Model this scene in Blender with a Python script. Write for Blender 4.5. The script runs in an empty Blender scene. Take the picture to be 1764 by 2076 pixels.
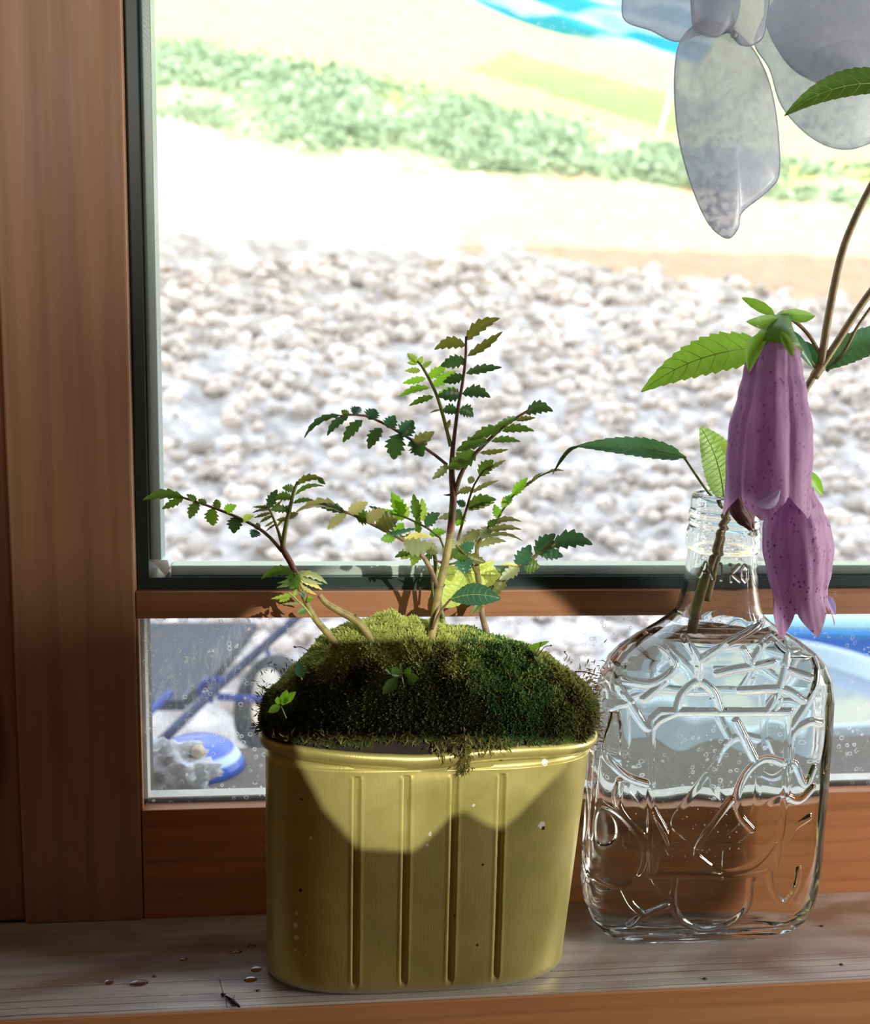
import bpy, math, random
import numpy as np
from mathutils import Vector, Matrix
random.seed(7); rng = np.random.default_rng(7)
PI = math.pi
sc = bpy.context.scene
COL = sc.collection

# ------------------------------------------------------------------ camera
F_PX = 1987.65; PITCH = 0.14198; ROLL = 0.01989; YAW = 0.10570
CAM = Vector((0.09932, -0.5, 0.29236))
fw = Vector((math.sin(YAW)*math.cos(PITCH), math.cos(YAW)*math.cos(PITCH), -math.sin(PITCH)))
r0 = Vector((math.cos(YAW), -math.sin(YAW), 0)); u0 = r0.cross(fw)
rt = (math.cos(ROLL)*r0 + math.sin(ROLL)*u0).normalized(); up = rt.cross(fw).normalized()
cd = bpy.data.cameras.new('camera'); cam = bpy.data.objects.new('camera', cd); COL.objects.link(cam)
m = Matrix((rt, up, -fw)).transposed().to_4x4(); m.translation = CAM; cam.matrix_world = m
cd.sensor_fit = 'VERTICAL'; cd.sensor_height = 36; cd.lens = F_PX/2076*36
cd.clip_start = 0.01; cd.clip_end = 200
cd.dof.use_dof = True; cd.dof.focus_distance = 0.47; cd.dof.aperture_fstop = 9.5
sc.camera = cam

# ------------------------------------------------------------------ sky, sun, lamps, exposure
w = bpy.data.worlds.new('sky'); sc.world = w; w.use_nodes = True
wn = w.node_tree.nodes; wl = w.node_tree.links
bg = wn['Background']; bg.inputs[1].default_value = 3.3
tc = wn.new('ShaderNodeTexCoord'); sx = wn.new('ShaderNodeSeparateXYZ'); rp = wn.new('ShaderNodeValToRGB')
wl.new(tc.outputs['Generated'], sx.inputs[0]); wl.new(sx.outputs[2], rp.inputs[0]); wl.new(rp.outputs[0], bg.inputs[0])
rp.color_ramp.elements[0].color = (.97, .97, 1, 1); rp.color_ramp.elements[1].color = (.66, .78, 1, 1)
def lamp(name, typ, loc, target, energy, color, **k):
    l = bpy.data.lights.new(name, typ); l.energy = energy; l.color = color
    for a, b in k.items(): setattr(l, a, b)
    o = bpy.data.objects.new(name, l); COL.objects.link(o); o.location = loc
    o.rotation_euler = (Vector(target)-Vector(loc)).to_track_quat('-Z', 'Y').to_euler()
    return o
SUN_DIR = Vector((.22, .77, -.60))
lamp('sun', 'SUN', (0, -3, 8), Vector((0, -3, 8))+SUN_DIR, 6.5, (1, .95, .84), angle=.0093)
# daylight of the room's own side window (right) and its rear window
lamp('side_window_light', 'AREA', (1.10, -.33, .20), (.25, -.02, .08), 11.5, (1, .92, .82), shape='RECTANGLE', size=.16, size_y=.34)
lamp('rear_window_light', 'AREA', (-.70, -1.9, .95), (.05, 0, .3), 15.0, (1, .90, .78), shape='RECTANGLE', size=.4, size_y=.4)
SPOT = Vector((.62, -2.05, .98))
lamp('rear_sun_patch', 'SPOT', SPOT, (.152, -.075, .098), 270.0, (1, .92, .76), spot_size=math.radians(6.4), spot_blend=.05, shadow_soft_size=.004)
sc.view_settings.view_transform = 'Standard'; sc.view_settings.look = 'None'
sc.view_settings.exposure = 0.0; sc.view_settings.gamma = 1.0; sc.view_settings.use_curve_mapping = False

# ------------------------------------------------------------------ helpers
def at(px, py, y):                      # the point at depth y seen at a pixel of the 1764x2076 photograph
    d = fw + rt*((px-882)/F_PX) + up*((1038-py)/F_PX)
    return CAM + d*((y-CAM.y)/d.y)
def tag(o, label=None, cat=None, group=None, kind=None):
    for k, v in (('label', label), ('category', cat), ('group', group), ('kind', kind)):
        if v: o[k] = v
    return o
def empty(name, loc=(0, 0, 0), **k):
    o = bpy.data.objects.new(name, None); COL.objects.link(o); o.location = loc; o.empty_display_size = .01
    return tag(o, **k)
def link(name, me, mat, parent=None, loc=None, smooth=True):
    o = bpy.data.objects.new(name, me); COL.objects.link(o)
    if mat is not None and not me.materials:
        for mm in (mat if isinstance(mat, (list, tuple)) else [mat]): me.materials.append(mm)
    if smooth: me.polygons.foreach_set('use_smooth', [True]*len(me.polygons))
    if parent is not None:
        o.parent = parent
        o.location = -Vector(parent.location) if loc is None else Vector(loc)
    elif loc is not None: o.location = loc
    return o
def mesh(verts, faces, name='m'):
    me = bpy.data.meshes.new(name); me.from_pydata([tuple(v) for v in verts], [], faces); me.update(); return me
def np_mesh(V, Fq, cols=None, k=4):
    V = np.ascontiguousarray(V, dtype=np.float32); Fq = np.ascontiguousarray(Fq, dtype=np.int32)
    me = bpy.data.meshes.new('m'); me.vertices.add(len(V)); me.vertices.foreach_set('co', V.ravel())
    n = len(Fq); me.loops.add(n*k); me.loops.foreach_set('vertex_index', Fq.ravel())
    me.polygons.add(n); me.polygons.foreach_set('loop_start', np.arange(0, n*k, k, dtype=np.int32))
    me.update(calc_edges=True)
    if cols is not None:
        a = me.color_attributes.new('Col', 'FLOAT_COLOR', 'POINT')
        c = np.ones((len(V), 4), dtype=np.float32); c[:, :3] = cols; a.data.foreach_set('color', c.ravel())
    return me
def box_mesh(x0, x1, y0, y1, z0, z1, bev=0.0):
    import bmesh
    bm = bmesh.new(); r = bmesh.ops.create_cube(bm, size=1)
    for v in bm.verts:
        v.co = Vector(((x0+x1)/2+v.co.x*(x1-x0), (y0+y1)/2+v.co.y*(y1-y0), (z0+z1)/2+v.co.z*(z1-z0)))
    if bev > 0: bmesh.ops.bevel(bm, geom=bm.edges[:], offset=bev, segments=2, affect='EDGES', profile=.5)
    me = bpy.data.meshes.new('m'); bm.to_mesh(me); bm.free(); return me
def box(name, a, mat, parent=None, bev=0.0, **k):
    return tag(link(name, box_mesh(*a, bev), mat, parent, smooth=False), **k)
def spline(pts, n):
    P = [Vector(p) for p in pts]
    if len(P) == 2: return [P[0].lerp(P[1], i/n) for i in range(n+1)]
    out = []
    Q = [P[0]*2-P[1]] + P + [P[-1]*2-P[-2]]
    segs = len(P)-1; per = max(1, round(n/segs))
    for s in range(segs):
        a, b, c, d = Q[s:s+4]
        for i in range(per):
            t = i/per
            out.append(.5*((2*b)+(c-a)*t+(2*a-5*b+4*c-d)*t*t+(3*b-a-3*c+d)*t**3))
    out.append(P[-1]); return out
def tube_data(pts, rad, n=12, ring=8, V=None, F=None):
    V = [] if V is None else V; F = [] if F is None else F
    P = spline(pts, n); base = len(V)
    rads = rad if isinstance(rad, (list, tuple)) else [rad, rad]
    prev = None
    for i, p in enumerate(P):
        t = (P[min(i+1, len(P)-1)]-P[max(i-1, 0)]).normalized()
        if prev is None: s = t.cross(Vector((0, 1, .13))).normalized() if abs(t.y) < .95 else t.cross(Vector((1, 0, 0))).normalized()
        else: s = (prev - t*prev.dot(t)).normalized()
        prev = s; q = t.cross(s)
        u = i/(len(P)-1)*(len(rads)-1); k = min(int(u), len(rads)-2); r = rads[k]+(rads[k+1]-rads[k])*(u-k)
        for j in range(ring):
            a = 2*PI*j/ring; V.append(p+s*(r*math.cos(a))+q*(r*math.sin(a)))
    m_ = len(P)
    for i in range(m_-1):
        for j in range(ring):
            a = base+i*ring+j; b = base+i*ring+(j+1) % ring
            F.append((a, b, b+ring, a+ring))
    F.append(tuple(base+j for j in reversed(range(ring)))); F.append(tuple(base+(m_-1)*ring+j for j in range(ring)))
    return V, F
def tube(name, pts, rad, mat, parent=None, n=16, ring=8, **k):
    V, F = tube_data(pts, rad, n, ring); return tag(link(name, mesh(V, F), mat, parent), **k)

# ------------------------------------------------------------------ materials
class NT:
    def __init__(s, name):
        s.m = bpy.data.materials.new(name); s.m.use_nodes = True; s.t = s.m.node_tree; s.n = s.t.nodes
        s.b = s.n['Principled BSDF']; s.o = s.n['Material Output']
        s.c = s.n.new('ShaderNodeTexCoord').outputs['Object']
    def new(s, typ, ins=None, **attrs):
        nd = s.n.new('ShaderNode'+typ)
        for a, v in attrs.items(): setattr(nd, a, v)
        for k_, v in (ins or {}).items():
            if hasattr(v, 'is_output') or isinstance(v, bpy.types.NodeSocket): s.t.links.new(v, nd.inputs[k_])
            else: nd.inputs[k_].default_value = v
        return nd
    def set(s, **k):
        for a, v in k.items():
            a = a.replace('_', ' ')
            if isinstance(v, bpy.types.NodeSocket): s.t.links.new(v, s.b.inputs[a])
            else: s.b.inputs[a].default_value = v
        return s
    def map(s, scale=(1, 1, 1), rot=(0, 0, 0), loc=(0, 0, 0), src=None):
        return s.new('Mapping', {'Vector': src or s.c, 'Scale': scale, 'Rotation': rot, 'Location': loc}).outputs[0]
    def noise(s, scale, detail=3, vec=None, rough=.5, dist=0):
        return s.new('TexNoise', {'Vector': vec or s.c, 'Scale': scale, 'Detail': detail, 'Roughness': rough, 'Distortion': dist}).outputs['Fac']
    def ramp(s, fac, stops, interp='LINEAR'):
        nd = s.new('ValToRGB', {'Fac': fac}); r = nd.color_ramp; r.interpolation = interp
        while len(r.elements) < len(stops): r.elements.new(.5)
        for e, (p, c) in zip(r.elements, stops):
            e.position = p; e.color = (c, c, c, 1) if isinstance(c, (int, float)) else (*c, 1)
        return nd.outputs[0]
    def mix(s, fac, a, b, mode='MIX'):
        nd = s.n.new('ShaderNodeMix'); nd.data_type = 'RGBA'; nd.blend_type = mode
        for i, v in ((0, fac), (6, a), (7, b)):
            if isinstance(v, bpy.types.NodeSocket): s.t.links.new(v, nd.inputs[i])
            else: nd.inputs[i].default_value = v if i == 0 else (*v, 1)
        return nd.outputs[2]
    def math(s, op, a, b=0.0, clamp=False):
        nd = s.n.new('ShaderNodeMath'); nd.operation = op; nd.use_clamp = clamp
        for i, v in ((0, a), (1, b)):
            if isinstance(v, bpy.types.NodeSocket): s.t.links.new(v, nd.inputs[i])
            else: nd.inputs[i].default_value = v
        return nd.outputs[0]
    def bump(s, h, strength=.3, dist=.001):
        s.t.links.new(s.new('Bump', {'Height': h, 'Strength': strength, 'Distance': dist}).outputs[0], s.b.inputs['Normal']); return s
    def spot(s, p, r):          # 1 inside a small blob round the object-space point p, ragged edge
        d = s.new('VectorMath', {0: s.c, 1: tuple(p)}, operation='DISTANCE').outputs['Value']
        nn = s.math('MULTIPLY', s.math('SUBTRACT', s.noise(900, 2), .5), r*1.6)
        return s.math('LESS_THAN', s.math('ADD', d, nn), r)
    def surf(s, sh): s.t.links.new(sh, s.o.inputs['Surface']); return s.m
def plain(name, col, rough=.5, metal=0.0, var=.15, scale=60, **k):
    t = NT(name); n = t.noise(scale, 4)
    c = t.mix(n, tuple(x*(1-var) for x in col), tuple(min(1, x*(1+var)) for x in col))
    t.set(Base_Color=c, Roughness=rough, Metallic=metal, **k); return t.m
def wood(name, dark, light, axis, rough=.42, seed=0.0, gscale=1.0, knots=True):
    t = NT(name); sc_ = [26*gscale]*3; sc_[axis] = 1.6*gscale
    v = t.map(scale=tuple(sc_), loc=(seed, seed*1.7, seed*.6))
    big = t.noise(1.3, 3, v, .55, 1.2)
    fine = t.noise(9, 4, v, .6, .4)
    rings = t.new('TexWave', {'Vector': v, 'Scale': 1.1, 'Distortion': 5.0, 'Detail': 3.0, 'Detail Scale': 1.5}, wave_type='BANDS', bands_direction='XYZ'[(axis+2) % 3] if axis != 2 else 'X').outputs['Fac']
    c = t.mix(t.ramp(big, [(.3, 0.0), (.72, 1.0)]), dark, light)
    c = t.mix(t.math('MULTIPLY', t.ramp(rings, [(.0, 1.0), (.25, 0.0)]), .35), c, tuple(x*.55 for x in dark))
    c = t.mix(.35, c, t.mix(fine, tuple(x*.6 for x in dark), tuple(min(1, x*1.25) for x in light)))
    if knots:
        vo = t.new('TexVoronoi', {'Vector': t.map(scale=tuple((3 if i == axis else 16)*1.0 for i in range(3)), loc=(seed, 0, seed)), 'Scale': 1.0}).outputs['Distance']
        c = t.mix(t.ramp(vo, [(.05, .8), (.12, 0.0)]), c, tuple(x*.35 for x in dark))
    t.set(Base_Color=c, Roughness=t.ramp(fine, [(.2, rough-.08), (.8, rough+.12)]))
    t.bump(fine, .25, .0006); return t.m
M = {}
M['post'] = wood('post_wood', (.25, .125, .068), (.43, .25, .145), 2, .45, 1.3, .7)
M['board'] = wood('board_wood', (.22, .10, .045), (.38, .19, .095), 2, .5, 5.3, .7)
M['rail'] = wood('rail_wood', (.22, .09, .04), (.36, .17, .08), 0, .45, 2.2)
M['lower_rail'] = wood('lower_rail_wood', (.30, .105, .036), (.47, .19, .072), 0, .45, 3.9)
M['edge_wood'] = wood('sill_edge_wood', (.38, .16, .06), (.56, .28, .12), 0, .5, 7.1)
def sill_mat():
    t = NT('sill_wood'); v = t.map(scale=(1.6, 34, 30), loc=(.4, 0, 0))
    fine = t.noise(5, 5, v, .6, .3); big = t.noise(2.2, 3, t.map(scale=(3, 9, 9)), .5, 1)
    c = t.mix(t.ramp(fine, [(.3, 0.0), (.7, 1.0)]), (.34, .31, .29), (.60, .57, .54))
    c = t.mix(t.ramp(big, [(.50, 0.0), (.66, .8)]), c, (.20, .11, .055))          # bare brown stains
    wv = t.new('TexWave', {'Vector': t.map(scale=(.6, 1, 1)), 'Scale': 62.0, 'Distortion': 1.2, 'Detail': 2.0, 'Detail Scale': .6}, bands_direction='Y').outputs['Fac']
    fr_ = t.ramp(t.math('MULTIPLY', t.new('SeparateXYZ', {0: t.c}).outputs[1], -10.0), [(.50, .22), (.62, 1.0)])
    grain = t.math('MULTIPLY', t.math('MULTIPLY', t.ramp(wv, [(.0, 1.0), (.08, 0.0)]), fr_), t.ramp(t.noise(2.0, 2, t.map(scale=(2, 60, 1))), [(.35, .1), (.6, 1.0)]))
    c = t.mix(t.math('MULTIPLY', grain, .7), c, (.05, .038, .03))
    t.set(Base_Color=c, Roughness=t.ramp(big, [(.3, .22), (.7, .40)]), Specular_IOR_Level=1.0, Coat_Weight=.6, Coat_Roughness=.28)
    t.bump(t.math('SUBTRACT', fine, grain), .35, .0006); return t.m
M['sill'] = sill_mat()
M['gasket'] = plain('dark_gasket', (.012, .028, .030), .35, 0, .2)
def spacer_mat():
    t = NT('spacer_metal'); n = t.noise(1800, 1); wv = t.new('TexWave', {'Vector': t.c, 'Scale': 260.0, 'Distortion': .5}, bands_direction='DIAGONAL').outputs['Fac']
    t.set(Base_Color=t.mix(n, (.30, .38, .35), (.46, .55, .51)), Roughness=.34, Metallic=.25); t.bump(wv, .08, .0001); return t.m
M['spacer'] = spacer_mat()
M['white_plastic'] = plain('white_plastic', (.88, .90, .90), .4)
M['outer_dark'] = plain('weathered_dark_wood', (.10, .085, .07), .8, 0, .5, 120)
M['outer_pale'] = plain('weathered_pale_wood', (.62, .60, .57), .8, 0, .25, 90)
M['plaster'] = plain('plaster', (.35, .27, .20), .9)
M['house_wall'] = plain('outer_wall_boards', (.35, .30, .25), .9)
M['floor'] = wood('floor_wood', (.16, .08, .04), (.26, .14, .07), 0, .5, 2)
def glass_pane(name, dirt, smear_at=None):
    t = NT(name)
    sp = t.new('TexVoronoi', {'Vector': t.map(scale=(1, .01, 1)), 'Scale': 260.0, 'Randomness': 1.0})
    keep = t.new('TexNoise', {'Vector': t.c, 'Scale': 55.0, 'Detail': 3.0}).outputs['Fac']
    ring = t.ramp(t.math('ADD', sp.outputs['Distance'], t.math('MULTIPLY', t.math('SUBTRACT', t.noise(700, 2), .5), .25)), [(.20, 0.0), (.26, 1.0), (.30, 1.0), (.36, 0.0)])
    sel = t.ramp(sp.outputs['Color'], [(.0, 0.0), (.62-dirt*.25, 0.0), (.66-dirt*.25, 1.0)])
    ring = t.math('MULTIPLY', t.math('MULTIPLY', ring, sel), t.ramp(keep, [(.42, 0.0), (.60, 1.0)]))
    fine = t.ramp(t.new('TexVoronoi', {'Vector': t.map(scale=(1, .01, 1)), 'Scale': 900.0}).outputs['Distance'], [(.10, 1.0), (.17, 0.0)])
    fine = t.math('MULTIPLY', fine, t.ramp(t.noise(90, 3), [(.52, 0.0), (.62, 1.0)]))
    film = t.ramp(t.noise(30, 5, None, .65), [(.3, .0), (.8, 1.0)])
    a = t.math('ADD', t.math('MULTIPLY', ring, .42*dirt), t.math('MULTIPLY', fine, .5*dirt))
    if smear_at:
        d = t.new('VectorMath', {0: t.c, 1: smear_at[0]}, operation='DISTANCE').outputs['Value']
        near = t.ramp(t.math('DIVIDE', d, smear_at[1]), [(.15, 1.0), (1.0, 0.0)])
        lines = t.ramp(t.noise(160, 4, t.map(rot=(0, .7, 0), scale=(1, 1, .25)), .7, 2.5), [(.50, 0.0), (.60, 1.0), (.66, 0.0)])
        a = t.math('ADD', a, t.math('MULTIPLY', t.math('MULTIPLY', near, lines), .35))
        a = t.math('ADD', a, t.math('MULTIPLY', near, .05))
    a = t.math('ADD', a, t.math('ADD', t.math('MULTIPLY', film, .035*dirt), .022), True)
    dust = t.new('MixShader', {0: .7, 1: t.new('BsdfDiffuse', {'Color': (.8, .82, .85, 1)}).outputs[0], 2: t.new('BsdfTranslucent', {'Color': (.85, .88, .92, 1)}).outputs[0]}).outputs[0]
    tr = t.new('BsdfTransparent', {'Color': (.975, .985, .98, 1)}).outputs[0]
    gl = t.new('BsdfGlossy', {'Roughness': .02, 'Color': (1, 1, 1, 1)}).outputs[0]
    fr = t.math('MULTIPLY', t.new('Fresnel', {'IOR': 1.3}).outputs[0], .8)
    s1 = t.new('MixShader', {0: fr, 1: tr, 2: gl}).outputs[0]
    return t.surf(t.new('MixShader', {0: a, 1: s1, 2: dust}).outputs[0])
def leaf_mat(name, col, trans=None, tf=.42, rough=.42, vein=True):
    trans = trans or (min(1, col[0]*2.4), min(1, col[1]*1.9), col[2]*.7)
    t = NT(name); n = t.noise(160, 3)
    ri = t.new('ObjectInfo').outputs['Random']
    c = t.mix(n, tuple(x*.7 for x in col), tuple(x*1.25 for x in col))
    c = t.mix(t.math('MULTIPLY', ri, .35), c, (col[0]*1.6, col[1]*1.25, col[2]))
    t.set(Base_Color=c, Roughness=rough, Specular_IOR_Level=.55); t.bump(t.noise(420, 2), .25, .0004)
    tr = t.new('BsdfTranslucent', {'Color': t.mix(n, tuple(x*.75 for x in trans), trans)}).outputs[0]
    return t.surf(t.new('MixShader', {0: tf, 1: t.b.outputs[0], 2: tr}).outputs[0])
L = {
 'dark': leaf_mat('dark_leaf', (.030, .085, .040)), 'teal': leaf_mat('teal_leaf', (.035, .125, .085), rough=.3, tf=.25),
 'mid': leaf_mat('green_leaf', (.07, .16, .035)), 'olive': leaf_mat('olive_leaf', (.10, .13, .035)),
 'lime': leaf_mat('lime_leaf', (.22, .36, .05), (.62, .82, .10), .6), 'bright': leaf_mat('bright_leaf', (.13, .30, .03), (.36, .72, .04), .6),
 'pale': leaf_mat('pale_underside_leaf', (.22, .29, .17), tf=.25), 'glare': leaf_mat('sunlit_yellow_leaf', (.55, .56, .16), (.8, .8, .3), .35, .25),  # glare: sun glare put into the leaf colour
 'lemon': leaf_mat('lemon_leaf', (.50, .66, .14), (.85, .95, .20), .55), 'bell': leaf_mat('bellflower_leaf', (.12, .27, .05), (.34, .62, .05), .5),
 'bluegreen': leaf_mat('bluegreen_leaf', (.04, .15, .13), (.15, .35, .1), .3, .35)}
def stem_mat(name, a, b):
    t = NT(name); n = t.noise(240, 3)
    t.set(Base_Color=t.mix(t.ramp(n, [(.35, 0.0), (.65, 1.0)]), a, b), Roughness=.55); t.bump(n, .4, .0005); return t.m
M['stem_olive'] = stem_mat('olive_stem', (.13, .11, .03), (.24, .21, .06))
M['stem_red'] = stem_mat('red_brown_stem', (.11, .040, .025), (.18, .075, .045))
M['stem_brown'] = stem_mat('brown_bark_stem', (.13, .085, .045), (.24, .17, .09))
M['stem_green'] = stem_mat('green_stem', (.14, .18, .04), (.24, .29, .07))
M['stem_bell'] = stem_mat('bellflower_stem', (.14, .10, .04), (.25, .19, .075))
M['dry'] = plain('dry_fibre', (.10, .055, .025), .8)
M['white_vein'] = plain('pale_vein', (.30, .45, .14), .5)

# ------------------------------------------------------------------ window and room
FX = 1.0   # right end of the window
W1 = empty('window_1', (0, 0, 0), label='wooden window frame with large upper pane and low lower pane', kind='structure')
box('stile', (-.0605, 0, -.0005, .0092, 0, 1.05), M['post'], W1, .0012)
box('stile', (FX, FX+.06, 0, .05, 0, 1.05), M['post'], W1, .0012)
box('middle_rail', (0.0002, FX, 0, .03, .1647, .1788), M['rail'], W1, .0005)
box('lower_rail', (0.0006, FX, .0004, .0095, 0, .0612), M['lower_rail'], W1, .0005)
box('top_rail', (0.0002, FX, 0, .05, .99, 1.05), M['rail'], W1, .001)
box('gasket', (.0004, FX, .0045, .030, .1789, .1852), M['gasket'], W1)
box('gasket', (.0004, .0062, .0045, .030, .1853, .99), M['gasket'], W1)
box('glazing_bead', (.0002, .0012, .0005, .0045, .0612, .1647), M['edge_wood'], W1)
box('spacer_bar', (.0165, FX, .0095, .0215, .1852, .1905), M['spacer'], W1, .0004)
box('spacer_bar', (.0063, .0118, .0095, .0215, .1935, .99), M['spacer'], W1, .0004)
ck = mesh([(.0064, .009, .1935), (.0150, .009, .1935), (.0160, .009, .1895), (.0135, .009, .1855), (.0064, .022, .1935), (.0150, .022, .1935), (.0160, .022, .1895), (.0135, .022, .1855)],
          [(0, 1, 2, 3), (7, 6, 5, 4), (0, 4, 5, 1), (1, 5, 6, 2), (2, 6, 7, 3), (3, 7, 4, 0)])
link('corner_key', ck, M['white_plastic'], W1, smooth=False)
def pane(name, x0, x1, z0, z1, y, mat):
    me = mesh([(x0, y, z0), (x1, y, z0), (x1, y, z1), (x0, y, z1)], [(0, 1, 2, 3)]); return link(name, me, mat, W1, smooth=False)
gp = glass_pane('upper_glass', .5)
pane('glass_pane', .0003, FX, .1790, .99, .0082, gp)
pane('glass_pane', .0003, FX, .1790, .99, .0228, gp)
pane('lower_glass_pane', .0003, FX, .0612, .1647, .0085, glass_pane('lower_glass', 1.7, ((.02, .0085, .155), .085)))
# outer sill and frame outside the lower pane
box('outer_frame', (-.03, FX, .0100, .0118, 0, .0634), M['outer_dark'], W1)
box('outer_ledge', (-.03, FX, .0118, .0215, .0, .0632), M['outer_pale'], W1, .0004)
box('outer_stile', (-.03, .0022, .0100, .018, .05, 1.0), M['outer_pale'], W1)
box('frame_back', (-.07, -.002, .0096, .05, .0, 1.05), M['outer_dark'], W1)
box('frame_back', (-.03, FX, .0216, .05, 0, .045), M['outer_dark'], W1)
box('frame_back', (.0002, FX, .0232, .05, .165, .1788), M['outer_dark'], W1)
tag(box('trim_1', (-.30, -.0612, .003, .05, 0, 1.1), M['board'], None, .0015), label='reddish brown board left of the window post', kind='structure')
tag(box('trim_2', (-.45, 1.35, -.0774, .0025, -.03, 0), M['sill'], None, .0008), label='weathered grey wooden window sill', kind='structure')
tag(box('trim_3', (-.45, 1.35, -.0792, -.0774, -.045, -.0006), M['edge_wood'], None, .0006), label='orange wooden front edge of the sill', kind='structure')
def struct(name, a, mat): return tag(box(name, a, mat), kind='structure')
H = 6.0
struct('wall_front', (-9, -.10, .05, .17, -.6, H), M['house_wall']); struct('wall_front', (FX+.03, 9, .05, .17, -.6, H), M['house_wall'])
struct('wall_front', (-.10, FX+.03, .05, .17, 1.0, H), M['house_wall']); struct('wall_front', (-.10, FX+.03, .05, .08, -.6, .0), M['house_wall'])
struct('wall_window', (-1.4, -.29, 0, .05, -.9, 2.0), M['plaster']); struct('wall_window', (FX+.05, 1.7, 0, .05, -.9, 2.0), M['plaster'])
struct('wall_window', (-.31, FX+.06, 0, .05, 1.04, 2.0), M['plaster']); struct('wall_window', (-1.4, 1.7, -.04, .05, -.9, -.03), M['plaster'])
struct('wall_left', (-1.45, -1.4, -2.4, .05, -.9, 2.0), M['plaster']); struct('wall_right', (1.7, 1.75, -2.4, .05, -.9, 2.0), M['plaster'])
struct('wall_back', (-1.4, 1.7, -2.45, -2.4, -.9, 2.0), M['plaster'])
struct('floor', (-1.45, 1.75, -2.45, .05, -.95, -.9), M['floor']); struct('ceiling', (-1.45, 1.75, -2.45, .05, 2.0, 2.05), M['plaster'])

# added screen, out of view, its opening cut to shape the spot's light patch
patch = [(585, 1500), (600, 1560), (650, 1650), (700, 1708), (725, 1732), (830, 1738), (860, 1715), (905, 1668), (935, 1655), (965, 1680), (1010, 1692), (1045, 1665), (1080, 1625), (1135, 1570), (1150, 1535), (1160, 1500)]
can_y = [-.066, -.068, -.0735, -.0752, -.0757, -.0757, -.0757, -.0757, -.0757, -.0755, -.0752, -.074, -.072, -.068, -.066, -.064]
SY = -.75
hole = []
for (px, py), yy in zip(patch, can_y):
    P = at(px, py, yy); d = P-SPOT; hole.append(SPOT+d*((SY-SPOT.y)/d.y))
cx_ = sum(p.x for p in hole)/len(hole); cz_ = sum(p.z for p in hole)/len(hole)
hole = [Vector((p.x, SY, p.z)) for p in hole]
outer = []
for p in hole:
    d = Vector((p.x-cx_, 0, p.z-cz_)).normalized(); k = .105/max(abs(d.x), abs(d.z)); outer.append(Vector((cx_+d.x*k, SY, cz_+d.z*k)))
n_ = len(hole)
V = hole+outer+[p+Vector((0, .004, 0)) for p in hole+outer]
F = []
for i in range(n_):
    j = (i+1) % n_
    F += [(i, j, n_+j, n_+i), (2*n_+i, 3*n_+i, 3*n_+j, 2*n_+j), (i, 2*n_+i, 2*n_+j, j), (n_+i, n_+j, 3*n_+j, 3*n_+i)]
tag(link('light_mask', mesh(V, F), M['plaster'], smooth=False), label='added screen behind the camera, cut to shape the light patch', cat='screen')

tag(box('light_blocker', (-1.3, .02, -1.15, -.85, -.9, .60), M['board'], None, .004), label='added cabinet standing behind and left of the camera', cat='blocker')  # box added out of view to shade the lower post
# ------------------------------------------------------------------ ground outside
TY = [-2, 2.4, 3.5, 6, 12, 40]; TZ = [-.42, -.42, -.1, .95, 4.6, 23]
def tz(y): return np.interp(y, TY, TZ)
def hit(px, py):
    d = fw + rt*((px-882)/F_PX) + up*((1038-py)/F_PX); t = .8
    while t < 60:
        p = CAM+d*t
        if p.z < tz(p.y): return p
        t += .02
    return p
def zone(rows):
    P = [hit(*r) for r in rows]; xs = [p.x for p in P]; ys = [p.y for p in P]
    return lambda x: np.interp(x, xs, ys)
z_path0 = zone([(300, 430), (520, 500), (950, 500), (1100, 520), (1350, 575), (1764, 620)])
z_path1 = zone([(300, 240), (700, 330), (1000, 355), (1300, 375), (1764, 430)])
z_veg1 = zone([(300, 95), (500, 110), (800, 180), (1000, 225), (1400, 330), (1764, 360)])
_G = {}
def vnoise(x, y, s, seed=0):
    if seed not in _G: _G[seed] = np.random.default_rng(seed).random((257, 257))
    g = _G[seed]; u = (x*s) % 256; v = (y*s) % 256
    i = u.astype(int); j = v.astype(int); a = u-i; b = v-j; a = a*a*(3-2*a); b = b*b*(3-2*b)
    return (g[i, j]*(1-a)+g[i+1, j]*a)*(1-b)+(g[i, j+1]*(1-a)+g[i+1, j+1]*a)*b
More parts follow.
